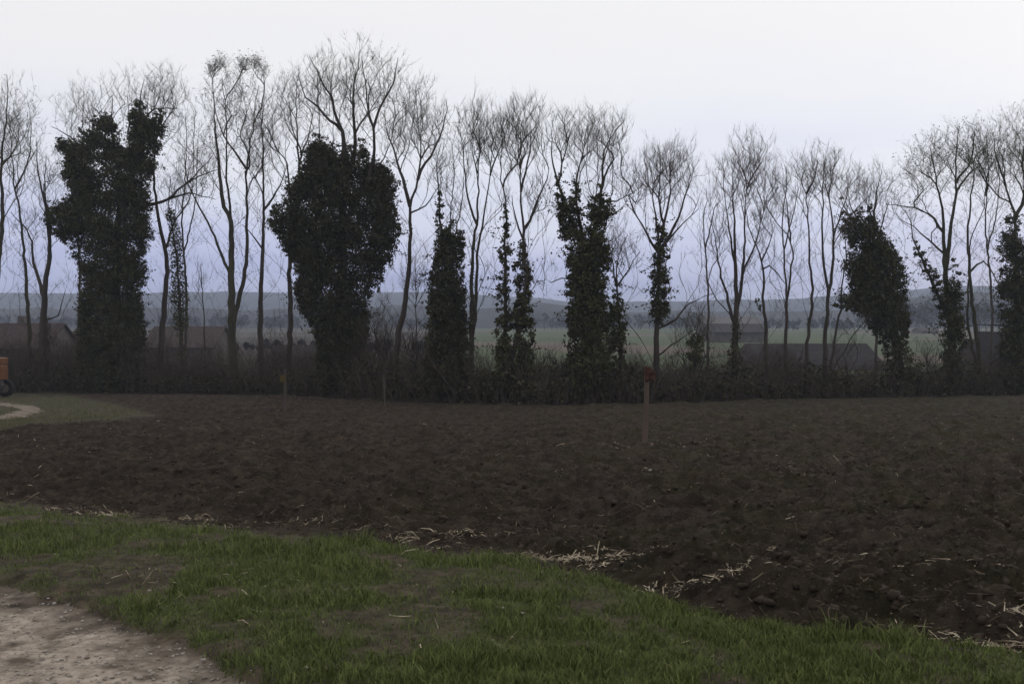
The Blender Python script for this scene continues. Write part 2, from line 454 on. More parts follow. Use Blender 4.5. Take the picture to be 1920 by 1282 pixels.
def spikes(P0, P1, r):
    """thin three-sided twigs tapering to a point: triangles"""
    n = len(P0)
    T = P1 - P0; T /= np.linalg.norm(T, axis=1, keepdims=True) + 1e-9
    ref = np.where(np.abs(T[:, 0:1]) > 0.9, np.array([0, 1.0, 0]), np.array([1.0, 0, 0]))
    A = np.cross(T, ref); A /= np.linalg.norm(A, axis=1, keepdims=True) + 1e-9
    B = np.cross(T, A)
    V = np.empty((n, 4, 3))
    for i in range(3):
        th = i * 2 * math.pi / 3
        V[:, i] = P0 + r[:, None] * (math.cos(th) * A + math.sin(th) * B)
    V[:, 3] = P1
    b = np.arange(n)[:, None] * 4
    Fc = np.concatenate([b + np.array([0, 1, 3]), b + np.array([1, 2, 3]), b + np.array([2, 0, 3])])
    return V.reshape(-1, 3), Fc

def leaves(C, size, flat=0.0):
    """pointed folded ivy leaves at C, random facing: two triangles each"""
    n = len(C)
    A = rng.normal(size=(n, 3)); A /= np.linalg.norm(A, axis=1, keepdims=True)
    B = rng.normal(size=(n, 3)); B[:, 2] *= 1 - flat
    B -= (B * A).sum(1, keepdims=True) * A; B /= np.linalg.norm(B, axis=1, keepdims=True)
    s = size[:, None] if isinstance(size, np.ndarray) else size
    Nn = np.cross(A, B)
    V = np.empty((n, 4, 3))
    V[:, 0] = C - A * s * 0.55; V[:, 1] = C + B * s * 0.42 + Nn * s * 0.15
    V[:, 2] = C + A * s * 0.6; V[:, 3] = C - B * s * 0.42 + Nn * s * 0.12
    b = np.arange(n)[:, None] * 4
    Fc = np.concatenate([b + np.array([0, 1, 2]), b + np.array([0, 2, 3])])
    return V.reshape(-1, 3), Fc

def catmull(P, step):
    P = np.array(P, float)
    if len(P) < 3:
        n = max(2, int(np.linalg.norm(P[-1] - P[0]) / step) + 1)
        t = np.linspace(0, 1, n)[:, None]
        return P[0] * (1 - t) + P[-1] * t
    Q = np.vstack([2 * P[0] - P[1], P, 2 * P[-1] - P[-2]])
    out_ = []
    for i in range(1, len(Q) - 2):
        p0, p1, p2, p3 = Q[i - 1:i + 3]
        n = max(1, int(round(np.linalg.norm(p2[:3] - p1[:3]) / step)))
        for t in np.arange(n) / n:
            out_.append(0.5 * ((2 * p1) + (-p0 + p2) * t + (2 * p0 - 5 * p1 + 4 * p2 - p3) * t * t + (-p0 + 3 * p1 - 3 * p2 + p3) * t ** 3))
    out_.append(Q[-2])
    return np.array(out_)

def edge_D(px): return plane_D(interp(EDGE_TREE, px))

def tree(label, D, stems, crowns, group='bare and ivied trees in the row along the field', ivy_poly=None, ivy_run=None, low=None, dens=1.0, twig='twig', bark='bark',
         name='bare_tree', leafn=1.0, dots=0, seed=None, ivymat='ivy', cat='tree', fine=1.0, twl=0.62, spread=1.0, up=1.0, side=1.0):
    """stems: list of (points [(px,py)...], radius0 px, radius1 px); the first one is the trunk"""
    lr = np.random.default_rng(abs(hash(label)) % 99999 if seed is None else seed)
    s = D / F
    bx = X(stems[0][0][0][0], D)
    bz = float(ground(D))
    root = empty(name, (bx, D, bz))
    tag(root, label, cat, group)
    # --- main stems
    nodes = []; parent = []; rad = []; Sl = []
    stem_polys = []
    for si, (pts, ra, rb) in enumerate(stems):
        P = [[X(p[0], D), D, Z(p[1], D)] for p in pts]
        if si == 0:
            P[0][2] = bz - 0.25
            y0 = D; par = -1
        else:
            arr = np.array(nodes)
            q = np.array([P[0][0], P[0][2]])
            par = int(np.argmin(np.hypot(arr[:, 0] - q[0], arr[:, 2] - q[1])))
            P[0] = list(arr[par]); y0 = arr[par][1]
        drift = lr.uniform(-0.16, 0.16) * (1 if si else 0.4)
        l = 0
        for i in range(1, len(P)):
            l += math.hypot(P[i][0] - P[i - 1][0], P[i][2] - P[i - 1][2])
            P[i][1] = y0 + drift * l + (lr.uniform(-0.15, 0.15) if i > 1 else 0)
        C = catmull(P, 0.45)
        w = lr.normal(0, 0.028, (len(C), 3)); w[0] = 0; C = C + w
        t = np.linspace(0, 1, len(C))
        R = (ra * (1 - t) ** 1.15 * 0.64 + 0.55 * min(rb, 1.0) * t) * s
        if si == 0: R = R * (1 + 0.45 * np.exp(-(C[:, 2] - bz - 0.1).clip(0) / 0.5))
        b0 = len(nodes)
        for i in range(len(C)):
            nodes.append(C[i]); rad.append(R[i]); parent.append(par if i == 0 else b0 + i - 1); Sl.append(1)
        stem_polys.append((C, R))
    nstem = len(nodes)
    # --- crown points to be reached by branches
    tips = []
    for cw in crowns:
        cx, cy, rx, ry = cw[:4]; rx *= 1.10
        k = cw[4] if len(cw) > 4 else 1.0
        n = int(2.2 * dens * k * math.pi * rx * ry / 100)
        q = lr.normal(size=(n, 3)); q /= np.linalg.norm(q, axis=1, keepdims=True)
        # uneven crown outline: lobes and bays that differ from tree to tree
        ph_ = lr.uniform(0, 6.28, 4)
        lobe = 0.94 + 0.13 * np.sin(3 * np.arctan2(q[:, 2], q[:, 0]) + ph_[0]) + 0.10 * np.sin(5 * np.arctan2(q[:, 2], q[:, 0]) + ph_[1]) + 0.07 * np.sin(9 * np.arctan2(q[:, 2], q[:, 0]) + ph_[2])
        q *= (lr.random((n, 1)) ** 0.5) * lobe[:, None]
        q *= 1 + np.clip(lr.normal(0, 0.06, (n, 1)), -.12, .12)
        tips.append(np.stack([X(cx + q[:, 0] * rx, D), stem_polys[-1][0][-1][1] * 0.3 + D * 0.7 + q[:, 1] * min(rx, 75) * s * 0.9, Z(cy + q[:, 2] * ry, D)], -1))
    if low:
        for (px0, py0, px1, py1, n) in low:
            tips.append(np.stack([X(lr.uniform(px0, px1, n), D), D + lr.uniform(-1.4, 1.4, n), Z(lr.uniform(py0, py1, n), D)], -1))
    if crowns:
        for si, (C, R) in enumerate(stem_polys):
            z0_, z1_ = C[:, 2].min(), C[:, 2].max()
            ok_ = C[:, 2] > bz + 3.5
            if ok_.sum() < 3: continue
            Cc = C[ok_]
            nn = int(len(Cc) * 2.1 * side)
            ii_ = lr.integers(0, len(Cc), nn)
            hh_ = (Cc[ii_, 2] - bz) / 14.0
            off = np.clip(lr.normal(0, 1, (nn, 3)), -1.5, 1.5) * np.array([0.95, 0.95, 0.3]) * (0.45 + 0.9 * hh_[:, None]).clip(0.3, 1.2) + np.array([0, 0, 0.75])
            tips.append(Cc[ii_] + off)
    polysB = []; ends = []; eb = []
    if tips:
        T = np.concatenate(tips)
        qx = 960 + T[:, 0] / T[:, 1] * F; qy = HY + (EYE - T[:, 2]) / T[:, 1] * F
        e_ = np.array([c[:4] for c in crowns], float)
        inside = ((((qx[:, None] - e_[:, 0]) / (e_[:, 2] * 1.3)) ** 2 + ((qy[:, None] - e_[:, 1]) / (e_[:, 3] * 1.25)) ** 2) < 1).any(1)
        T = T[inside | (qy > (e_[:, 1] - 0.35 * e_[:, 3]).max())]
        # far points first in a few, then near to far
        cap = nstem + len(T) * 6 + 10
        NA = np.zeros((cap, 3)); NA[:nstem] = nodes
        cnt = nstem
        par = list(parent); leafidx = []
        order = lr.permutation(len(T))
        n1 = max(6, len(T) // 28)
        a, b = order[:n1], order[n1:]
        sa = np.array(nodes)
        def near0(I): return I[np.argsort([np.min(np.linalg.norm(sa[::2] - T[i], axis=1)) for i in I])]
        stages = [near0(a), b[:len(b) // 5], b[len(b) // 5:]]
        minz = np.array([p[-1][2] for p, _ in stem_polys]).max()
        strand = []
        for I in stages:
            for i in I:
                q = T[i]
                dlt = q - NA[:cnt]
                hd = np.hypot(dlt[:, 0], dlt[:, 1])
                dist = np.sqrt(hd ** 2 + dlt[:, 2] ** 2)
                cost = dist + 1.6 * np.maximum(0, hd * 1.2 * up - dlt[:, 2])
                cost[:3] += 50
                j = int(np.argmin(cost))
                d_ = dist[j]
                if d_ < 0.08: continue
                p0 = NA[j]
                pj = par[j] if par[j] >= 0 else j
                dirp = p0 - NA[pj]
                nrm = np.linalg.norm(dirp)
                dirp = dirp / nrm if nrm > 1e-6 else np.array([0, 0, 1.0])
                n = int(min(6, max(2, round(d_ / 0.45))))
                ctrl = p0 + d_ * (0.22 * dirp + 0.24 * (q - p0) / d_)
                # a gently arched, slightly kinked branch
                t = (np.arange(1, n + 1) / n)[:, None]
                pts_ = (1 - t) ** 2 * p0 + 2 * t * (1 - t) * ctrl + t ** 2 * q
                pts_[:-1] += lr.normal(0, 0.028 * min(1, d_), (n - 1, 3))
                st = cnt
                NA[cnt:cnt + n] = pts_
                for m_ in range(n): par.append(j if m_ == 0 else cnt + m_ - 1)
                cnt += n
                strand.append((j, st, n)); leafidx.append(cnt - 1)
        # pipe model radii
        c = np.zeros(cnt)
        c[leafidx] += 1
        for i in range(cnt - 1, 0, -1):
            if par[i] >= 0: c[par[i]] += c[i]
        rr = 0.0046 * np.maximum(c, 1) ** 0.51
        for j, st, n in strand:
            P = np.vstack([NA[j], NA[st:st + n]])
            R = np.concatenate([[rr[st]], rr[st:st + n]])
            if n < 6 and n not in (2, 4):      # few distinct lengths keep the batches large
                pass
            polysB.append((P, R))
        endp = NA[leafidx]
        stp = np.array([NA[par[i]] for i in leafidx])
        dr = endp - stp; dr /= np.linalg.norm(dr, axis=1, keepdims=True) + 1e-9
        k = max(1, int(round(4 * fine)))
        # twigs: from the tip and from along the last shoots
        src = np.repeat(endp, k, 0); dd2 = np.repeat(dr, k, 0)
        back = lr.random((len(src), 1)) * 0.5
        src = src - dd2 * back * np.repeat(np.linalg.norm(endp - stp, axis=1, keepdims=True), k, 0)
        dirs = dd2 * 0.85 + lr.normal(0, 0.30 * spread, dd2.shape) + np.array([0, 0, 0.40 * up])
        dirs /= np.linalg.norm(dirs, axis=1, keepdims=True)
        ln = lr.uniform(0.25, 1.25, (len(src), 1)) * twl
        tipp = src + dirs * ln
        # one more order
        k2 = 2
        s2 = np.repeat(src, k2, 0) + np.repeat(dirs * ln, k2, 0) * lr.uniform(0.25, 0.9, (len(src) * k2, 1))
        d2 = np.repeat(dirs, k2, 0) + lr.normal(0, 0.34 * spread, (len(src) * k2, 3)) + np.array([0, 0, 0.2 * up])
        d2 /= np.linalg.norm(d2, axis=1, keepdims=True)
        t2 = s2 + d2 * lr.uniform(0.12, 0.5, (len(s2), 1)) * twl
        V1, F1 = spikes(np.vstack([src, s2]), np.vstack([tipp, t2]), np.concatenate([np.full(len(src), 0.0044), np.full(len(s2), 0.0034)]))
        big = [p for p in polysB if p[1][0] > 0.03]; small = [p for p in polysB if p[1][0] <= 0.03]
        Vb = []; Fb = []; base = 0
        for g, kk in ((big, 5), (small, 3)):
            if g:
                v, f = tubes(g, kk); Vb.append(v); Fb.append(f + base); base += len(v)
        if Vb:
            tag(obj('branches', np.concatenate(Vb), np.concatenate(Fb), M[twig], root, smooth=True), kind='stuff')
        tag(obj('twigs', V1, F1, M[twig], root), kind='stuff')
        if dots:
            nd = int(len(endp) * dots)
            ii = lr.integers(0, len(tipp), nd)
            C = tipp[ii] + lr.normal(0, 0.05, (nd, 3))
            v, f = leaves(C, lr.uniform(0.04, 0.085, nd))
            tag(obj('cones', v, f, M[twig], root), kind='stuff')
    # --- trunk and limbs
    for si, (C, R) in enumerate(stem_polys):
        v, f = tubes([(C, R)], 10 if si == 0 else 7)
        obj('trunk' if si == 0 else 'limb', v, f, M[bark], root, smooth=True)
    # --- ivy
    LV = []
    if ivy_poly:
        for poly in (ivy_poly if isinstance(ivy_poly[0], list) else [ivy_poly]):
            po = np.array(poly, float)
            x0, y0 = po.min(0); x1, y1 = po.max(0)
            area = 0.5 * abs(np.dot(po[:, 0], np.roll(po[:, 1], 1)) - np.dot(po[:, 1], np.roll(po[:, 0], 1)))
            nc = int(area / (62 if area > 30000 else 47) * leafn) + 8
            cx = lr.uniform(x0, x1, nc * 6); cy = lr.uniform(y0, y1, nc * 6)
            ok = inpoly(cx, cy, po); cx = cx[ok]; cy = cy[ok]
            ed = edgedist(cx, cy, po)
            keep = lr.random(len(cx)) < np.clip(1.25 - ed / 60.0, 0.45, 1) * np.clip((fbm(cx, cy, 0.028, 2, int(D)) - 0.27) * 7, 0.45 if area > 30000 else 0.65, 1)
            cx, cy, ed = cx[keep][:nc], cy[keep][:nc], ed[keep][:nc]
            th = np.sqrt(np.clip(ed, 2, 70) * 36) * s
            cyy = D + lr.choice([-1, 1], len(cx), p=[0.62, 0.38]) * th * lr.uniform(0.25, 1.0, len(cx))
            cr_ = np.clip(ed * s * 0.9, 0.14, 0.62) * lr.uniform(0.6, 1.1, len(cx))
            per = np.clip((cr_ / 0.42) ** 1.4 * 98, 20, 150).astype(int)
            jx_ = lr.normal(0, 1, len(cx)) * np.clip(ed * .22, 1.2, 3.5); jy_ = lr.normal(0, 3.5, len(cx))
            C = np.stack([X(cx + jx_, D), cyy, Z(cy + jy_, D)], -1)
            ci = np.repeat(np.arange(len(C)), per)
            g = lr.normal(size=(len(ci), 3)); g /= np.linalg.norm(g, axis=1, keepdims=True)
            g *= (lr.random((len(ci), 1)) ** 0.5) * 1.12
            g[:, 2] *= 0.85
            LV.append(C[ci] + g * cr_[ci][:, None])
            # ragged shoots poking out beyond the mass
            ns = int(nc * 0.5)
            k_ = lr.integers(0, len(cx), ns)
            ok2 = (ed[k_] < 20) & (lr.random(ns) < .6)
            st_ = C[k_][ok2]
            dd3 = lr.normal(size=(len(st_), 3)); dd3[:, 2] = dd3[:, 2] * 0.45 + 0.12; dd3 /= np.linalg.norm(dd3, axis=1, keepdims=True)
            for r_ in range(14):
                LV.append(st_ + dd3 * (0.12 + 0.055 * r_) + lr.normal(0, 0.05, st_.shape))
    if ivy_run:
        for (pts, w0, w1, dn) in ivy_run:
            P = np.array([[X(p[0], D), D, Z(p[1], D)] for p in pts])
            C = catmull(P, 0.22)
            t = np.linspace(0, 1, len(C))
            R = (w0 * (1 - t) + w1 * t) * s
            R = R * (0.65 + 0.7 * vnoise(C[:, 2] * 1.3, C[:, 0] * 0 + D, 3) )
            per = np.clip(R * 210 * dn, 6, 150).astype(int)
            ci = np.repeat(np.arange(len(C)), per)
            th = lr.uniform(0, 2 * math.pi, len(ci)); q = R[ci] * lr.uniform(0.35, 1.12, len(ci))
            LV.append(C[ci] + np.stack([np.cos(th) * q, np.sin(th) * q, lr.normal(0, 0.16, len(ci))], -1))
    if LV:
        C = np.concatenate(LV)
        v, f = leaves(C, lr.uniform(0.055, 0.14, len(C)) * (D / 50) ** 0.3, 0.2)
        tag(obj('ivy', v, f, M[ivymat], root), kind='stuff')
    return root

# ------------------------------------------------------------------ the row of trees, left to right
G = 'trees of the row along the far edge of the field'
ED = lambda px, o=2.0: float(edge_D(px)) + o
tree('tall bare tree cut by the left edge of the picture', ED(0, 1), [([(-22, 740), (-10, 560), (2, 420), (4, 300), (12, 200), (14, 140)], 13, 2),
      ([(0, 460), (-30, 380), (-50, 260)], 5, 1.5)], [(14, 250, 55, 120, .9), (-40, 280, 50, 110, .5)], G, bark='bark_mossy', dots=1.2, low=[(-20, 420, 40, 640, 22)], twig='twig_olive', seed=1)
tree('slender bare tree with thin straight trunk, just right of the left edge tree', ED(62, 3), [([(62, 740), (54, 560), (50, 470), (40, 392), (34, 345), (28, 290), (24, 220)], 7.5, 2),
      ([(36, 360), (60, 300), (62, 230)], 3, 1)], [(38, 260, 42, 95, .8)], G, dots=.6, low=[(10, 380, 90, 600, 22)], twig='twig_olive', seed=2, bark='bark_mossy')
tree('forked bare tree with swollen dark base, left of the widest ivy tree', ED(80, 1), [([(76, 740), (84, 640), (90, 550), (98, 480), (96, 400), (84, 330), (80, 270)], 14, 2),
      ([(88, 565), (64, 495), (52, 440), (12, 395)], 6, 1.5), ([(97, 490), (104, 420), (102, 360), (108, 300)], 5, 1.5), ([(86, 602), (112, 592), (125, 545)], 3, 1)],
      [(92, 330, 42, 70, .8), (60, 420, 60, 70, .3)], G, low=[(30, 470, 150, 620, 26)], ivy_run=[([(78, 735), (86, 600)], 15, 8, .8)], seed=3)
A_poly = [(102, 246), (125, 263), (150, 248), (172, 236), (180, 214), (200, 208), (217, 228), (219, 250), (227, 272), (242, 274), (243, 235), (248, 206), (258, 182), (270, 195), (281, 224), (302, 206), (308, 240), (300, 262), (290, 290), (292, 322), (276, 350), (285, 392), (276, 412), (292, 440), (270, 462), (276, 500), (266, 560), (272, 620), (268, 740), (152, 740), (148, 600), (156, 520), (140, 485), (124, 462), (110, 442), (96, 430), (78, 402), (86, 390), (112, 380), (137, 368), (118, 332), (126, 300), (110, 280)]
tree('widest ivy-smothered tree with two horned tops and a long bare limb to the right', ED(210, 1.5), [([(210, 740), (212, 560), (215, 420), (212, 330), (200, 240), (196, 170)], 22, 2.5),
      ([(214, 400), (240, 330), (256, 240), (262, 185), (268, 150)], 9, 2), ([(214, 400), (260, 388), (310, 372), (345, 347), (385, 326), (412, 320)], 8, 2), ([(310, 372), (350, 362), (402, 374)], 3.5, 1), ([(345, 347), (372, 322), (398, 290)], 3, 1),
      ([(212, 330), (160, 285), (125, 255), (90, 235)], 5, 1.5)],
      [(290, 185, 52, 68, .8), (160, 205, 55, 58, .75), (222, 175, 38, 50, .5), (375, 320, 42, 40, .6), (330, 240, 28, 60, .35)], G, ivy_poly=A_poly, ivymat='ivy', leafn=1.35, seed=4, name='ivied_tree', dots=.3)
tree('bare tree standing close against the right side of the widest ivy tree', ED(297, 3), [([(297, 740), (303, 620), (308, 500), (298, 430), (290, 390), (284, 310), (290, 240), (300, 170)], 11, 2),
      ([(303, 470), (325, 410), (350, 370), (355, 330)], 4, 1.2)], [(312, 190, 45, 78, .8), (330, 340, 38, 50, .4)], G, low=[(280, 440, 340, 640, 14)], seed=5)
tree('slim tree with ragged ivy sleeve beside a bare twin trunk', ED(345, 2.5), [([(344, 740), (338, 600), (331, 480), (322, 420), (316, 370), (318, 330)], 7, 1.5)],
      [(325, 360, 34, 45, .5)], G, ivy_run=[([(338, 610), (334, 520), (328, 440), (319, 395)], 17, 7, 1.0), ([(345, 735), (338, 610)], 7, 9, .5)], low=[(320, 430, 375, 600, 12)], seed=6, name='ivied_tree')
tree('thin leaning sapling with crooked top left of the many-stemmed tree', ED(385, 6), [([(388, 740), (384, 640), (379, 560), (374, 500)], 3, 1)], [(378, 530, 20, 50, .5)], G, seed=7)
tree('tall many-stemmed bare tree with dark tufts at its twin tops', ED(440, 1.5), [([(440, 740), (436, 600), (434, 480), (434, 417), (418, 376), (415, 330), (408, 250), (402, 150)], 15, 2.5),
      ([(440, 620), (447, 560), (459, 480), (459, 400), (457, 314), (466, 240), (472, 150)], 8, 2.2), ([(434, 520), (418, 480), (400, 433), (378, 390), (356, 345), (350, 290)], 5, 1.5), ([(457, 316), (436, 280), (415, 252), (400, 200)], 4, 1.2), ([(434, 417), (432, 330), (436, 240), (430, 160)], 4, 1.5)],
      [(440, 215, 62, 90, .8), (385, 300, 40, 80, .45), (478, 290, 36, 70, .5), (402, 136, 11, 16, 4), (418, 128, 13, 12, 4), (460, 132, 12, 14, 4), (482, 126, 15, 12, 4), (496, 142, 11, 13, 3)], G, dots=3.2,
      low=[(380, 470, 480, 640, 12)], seed=8, bark='bark_mossy')
tree('straight bare tree with slim upright crown right of the many-stemmed tree', ED(490, 2.5), [([(491, 740), (487, 600), (489, 500), (490, 440), (489, 403), (487, 325), (486, 263), (480, 190)], 10, 2),
      ([(489, 395), (506, 368), (520, 347), (532, 300)], 4, 1.2), ([(489, 470), (470, 440), (452, 420)], 3, 1)], [(494, 265, 42, 90, .85)], G, low=[(460, 420, 540, 640, 22)], dots=.8, seed=9)
tree('bare tree whose trunk passes in front of the left side of the dark ivy tree', ED(540, 0.8), [([(540, 740), (543, 600), (541, 500), (548, 420), (556, 332), (552, 260), (549, 190), (552, 130)], 10, 2),
      ([(546, 420), (538, 347), (531, 294), (506, 272), (484, 247)], 5, 1.5), ([(554, 300), (575, 250), (585, 200)], 3.5, 1.2)], [(548, 195, 52, 82, .95), (505, 240, 34, 60, .4)], G, low=[(500, 480, 560, 640, 14)], seed=10)
B_poly = [(593, 247), (606, 258), (625, 270), (640, 281), (650, 264), (664, 274), (676, 256), (690, 286), (697, 302), (722, 310), (741, 330), (746, 350), (736, 375), (746, 402), (752, 430), (745, 462), (736, 490), (722, 506), (716, 540), (700, 552), (692, 570), (690, 640), (688, 740), (598, 740), (592, 640), (580, 602), (560, 572), (550, 545), (556, 510), (540, 482), (525, 452), (505, 420), (505, 396), (530, 380), (536, 350), (550, 345), (567, 312), (570, 288), (583, 270)]
tree('large rounded ivy-covered tree with bare fan of limbs rising from its top', ED(640, 1.5), [([(640, 740), (642, 560), (644, 400), (648, 300), (647, 253), (630, 215), (628, 194), (606, 154), (588, 113)], 24, 1.8),
      ([(644, 380), (664, 290), (665, 250), (662, 200), (662, 154), (669, 122), (672, 90)], 9, 1.5), ([(645, 420), (690, 350), (704, 303), (706, 247), (697, 216), (693, 180), (688, 130)], 9, 1.5), ([(706, 250), (710, 232), (726, 197), (743, 166), (752, 122)], 4.5, 1.2), ([(647, 255), (625, 232), (600, 207), (580, 190), (566, 150)], 5, 1.2), ([(690, 345), (730, 290), (742, 240)], 3, 1)],
      [(665, 165, 82, 82, .85), (600, 165, 45, 62, .5), (735, 185, 45, 75, .5)], G, ivy_poly=B_poly, ivymat='ivy_dark', leafn=1.2, seed=11, name='ivied_tree', dots=.5)
tree('clean-trunked bare tree leaning right with wide forked crown, right of the rounded ivy tree', ED(735, 2), [([(735, 740), (746, 640), (760, 560), (769, 480), (772, 420), (770, 388), (781, 356), (790, 285), (787, 247), (782, 190)], 12, 1.8),
      ([(770, 388), (760, 352), (743, 294), (728, 252), (722, 215)], 6, 1.5), ([(784, 345), (792, 322), (818, 278), (836, 228), (838, 190)], 5, 1.5), ([(771, 400), (800, 388), (826, 350)], 3, 1)],
      [(785, 235, 62, 80, 1.0), (735, 260, 35, 60, .4)], G, low=[(755, 400, 830, 500, 14)], seed=12, twig='twig')
tree('thin young stem between the leaning bare tree and the low ivy cone', ED(779, 4), [([(782, 740), (779, 600), (778, 520), (776, 480)], 2.6, .8)], [(778, 525, 32, 48, .9)], G, seed=13)
C_poly = [(822, 352), (829, 375), (834, 402), (832, 432), (850, 418), (865, 424), (871, 450), (867, 500), (873, 560), (876, 620), (880, 740), (796, 740), (800, 640), (804, 560), (811, 480), (819, 440), (818, 400)]
tree('cone of dark ivy with a thin ivied spire on its left shoulder', ED(838, 1.2), [([(838, 740), (836, 600), (840, 500), (850, 430)], 14, 3), ([(838, 520), (828, 450), (825, 390), (822, 345), (818, 310), (826, 270)], 6, 1)],
      [(824, 320, 22, 48, .5), (856, 400, 20, 30, .4)], G, ivy_poly=C_poly, ivymat='ivy_dark', leafn=1.1, seed=14, name='ivied_tree')
tree('bare tree with two close parallel trunks right of the ivy cone', ED(884, 1.6), [([(882, 740), (885, 600), (885, 470), (893, 420), (897, 372), (897, 325), (899, 247), (892, 205)], 9, 1.8),
      ([(886, 640), (892, 560), (896, 460), (909, 388), (918, 325), (926, 270)], 6.5, 1.5), ([(893, 420), (878, 370), (870, 310), (866, 260)], 4, 1.2)], [(898, 255, 48, 75, 1.35)], G, low=[(850, 420, 930, 620, 20)], ivy_run=[([(883, 735), (885, 500)], 8, 5, .35)], seed=15, spread=.75, up=1.2)
tree('ivied pair of trunks, left one a thin green spire below bare stems', ED(948, 1), [([(946, 740), (947, 560), (947, 430), (948, 378), (942, 353), (939, 300), (941, 240)], 8, 1.5),
      ([(985, 740), (984, 560), (982, 435), (976, 380), (975, 300), (977, 240)], 9, 1.5), ([(982, 435), (1003, 395), (1018, 355), (1030, 322)], 5, 1.2), ([(978, 450), (966, 410), (960, 370)], 3.5, 1.2), ([(976, 370), (990, 310), (996, 250)], 4, 1.2)],
      [(978, 255, 52, 76, 1.25), (1012, 380, 34, 60, .45), (944, 250, 25, 55, .5)], G, ivy_poly=[[(948, 382), (953, 430), (956, 480), (952, 540), (958, 600), (962, 740), (932, 740), (928, 620), (934, 540), (936, 470), (943, 430)], [(982, 442), (989, 470), (996, 520), (994, 560), (1002, 600), (1000, 660), (1003, 740), (965, 740), (968, 660), (962, 590), (968, 540), (960, 510), (970, 480)]],
      leafn=1.15, seed=16, name='ivied_tree', spread=.8, up=1.15, low=[(990, 430, 1050, 560, 8)])
E_poly = [(1045, 332), (1053, 362), (1062, 376), (1072, 366), (1078, 334), (1086, 345), (1086, 400), (1092, 442), (1100, 402), (1108, 372), (1122, 366), (1128, 342), (1134, 372), (1152, 396), (1137, 410), (1131, 440), (1141, 460), (1146, 480), (1138, 520), (1140, 600), (1141, 740), (1064, 740), (1062, 600), (1066, 500), (1055, 452), (1046, 410), (1042, 370)]
tree('big ivied tree forking into several ivy-sleeved arms in the middle of the row', ED(1098, 1), [([(1098, 740), (1100, 600), (1096, 480), (1075, 420), (1052, 360), (1050, 325), (1060, 288), (1068, 250)], 20, 1.8),
      ([(1098, 480), (1084, 400), (1082, 340), (1090, 300), (1096, 275), (1112, 235)], 7, 1.5), ([(1100, 500), (1118, 420), (1130, 360), (1133, 300), (1137, 275), (1160, 235), (1175, 222)], 9, 1.5), ([(1130, 380), (1160, 374), (1190, 358), (1205, 345)], 3.5, 1.2), ([(1051, 335), (1036, 290), (1034, 240)], 3.5, 1.2), ([(1070, 532), (1052, 520), (1034, 530), (1022, 522), (1018, 545)], 3, 1)],
      [(1060, 255, 34, 58, .95), (1105, 255, 36, 60, .9), (1150, 268, 36, 62, .9), (1170, 340, 26, 40, .3)], G, ivy_poly=E_poly, leafn=1.1, seed=17, name='ivied_tree', spread=.8)
tree('short ivied tree with small bare head beside the big forked ivy tree', ED(1160, 1.6), [([(1166, 740), (1163, 640), (1158, 560), (1156, 520), (1160, 480), (1178, 440)], 8, 1.2), ([(1158, 530), (1148, 495), (1142, 450)], 3.5, 1), ([(1158, 540), (1180, 505), (1200, 470)], 3, 1)],
      [(1165, 470, 42, 52, .7)], G, ivy_poly=[(1156, 520), (1166, 550), (1172, 600), (1170, 680), (1172, 740), (1156, 740), (1152, 660), (1142, 690), (1136, 640), (1140, 580), (1146, 550)], leafn=1.0, seed=18, name='ivied_tree')
tree('tree with goblet crown and ivy only on its upper trunk, behind the red-flagged post', ED(1232, 1.4), [([(1232, 740), (1232, 600), (1236, 500), (1232, 440), (1224, 370), (1218, 310)], 11, 1.8),
      ([(1238, 480), (1246, 420), (1258, 360), (1256, 310)], 6, 1.5), ([(1244, 470), (1262, 425), (1282, 370), (1298, 320)], 5.5, 1.2), ([(1228, 480), (1212, 440), (1194, 410), (1172, 385)], 4.5, 1.2), ([(1246, 455), (1280, 420), (1310, 392)], 3.5, 1), ([(1236, 625), (1268, 598), (1292, 568), (1340, 550)], 4, 1.2), ([(1234, 665), (1268, 640), (1300, 618)], 3, 1), ([(1238, 425), (1236, 370), (1240, 300)], 4, 1.2)],
      [(1250, 325, 58, 66, 1.5), (1195, 350, 32, 50, .5)], G, ivy_poly=[(1240, 402), (1247, 430), (1254, 455), (1250, 500), (1256, 530), (1250, 560), (1254, 590), (1244, 612), (1226, 606), (1218, 590), (1226, 560), (1218, 540), (1224, 500), (1226, 450), (1230, 415)], leafn=1.1, seed=19, name='ivied_tree', twig='twig_red', spread=.75, up=1.2,
      low=[(1260, 440, 1330, 600, 14), (1150, 440, 1215, 600, 12)])
tree('stunted stem with a ball of ivy between goblet tree and dense upright tree', ED(1303, 1.5), [([(1303, 740), (1304, 660), (1306, 620), (1312, 585)], 5, 1.2)], [(1308, 600, 34, 40, .6)], G,
      ivy_poly=[(1296, 632), (1310, 624), (1320, 650), (1314, 682), (1296, 690), (1288, 662)], leafn=1.0, seed=20, name='ivied_tree')
tree('dense upright bare tree with thick ivied foot dividing into many stems', ED(1378, 1.4), [([(1378, 740), (1378, 660), (1382, 590), (1382, 480), (1378, 400), (1376, 330)], 13, 2),
      ([(1380, 600), (1365, 550), (1352, 490), (1346, 440), (1334, 400)], 5.5, 1.5), ([(1384, 600), (1395, 500), (1397, 420), (1402, 340)], 6, 1.8), ([(1383, 500), (1368, 430), (1358, 360)], 4, 1.2), ([(1394, 510), (1418, 450), (1434, 380)], 4, 1.2)],
      [(1398, 325, 60, 82, 1.35), (1350, 440, 26, 60, .5)], G, ivy_run=[([(1376, 738), (1378, 680), (1381, 600)], 13, 10, .7)], low=[(1320, 470, 1440, 620, 24)], seed=21, twig='twig_red', spread=.8, up=1.1)
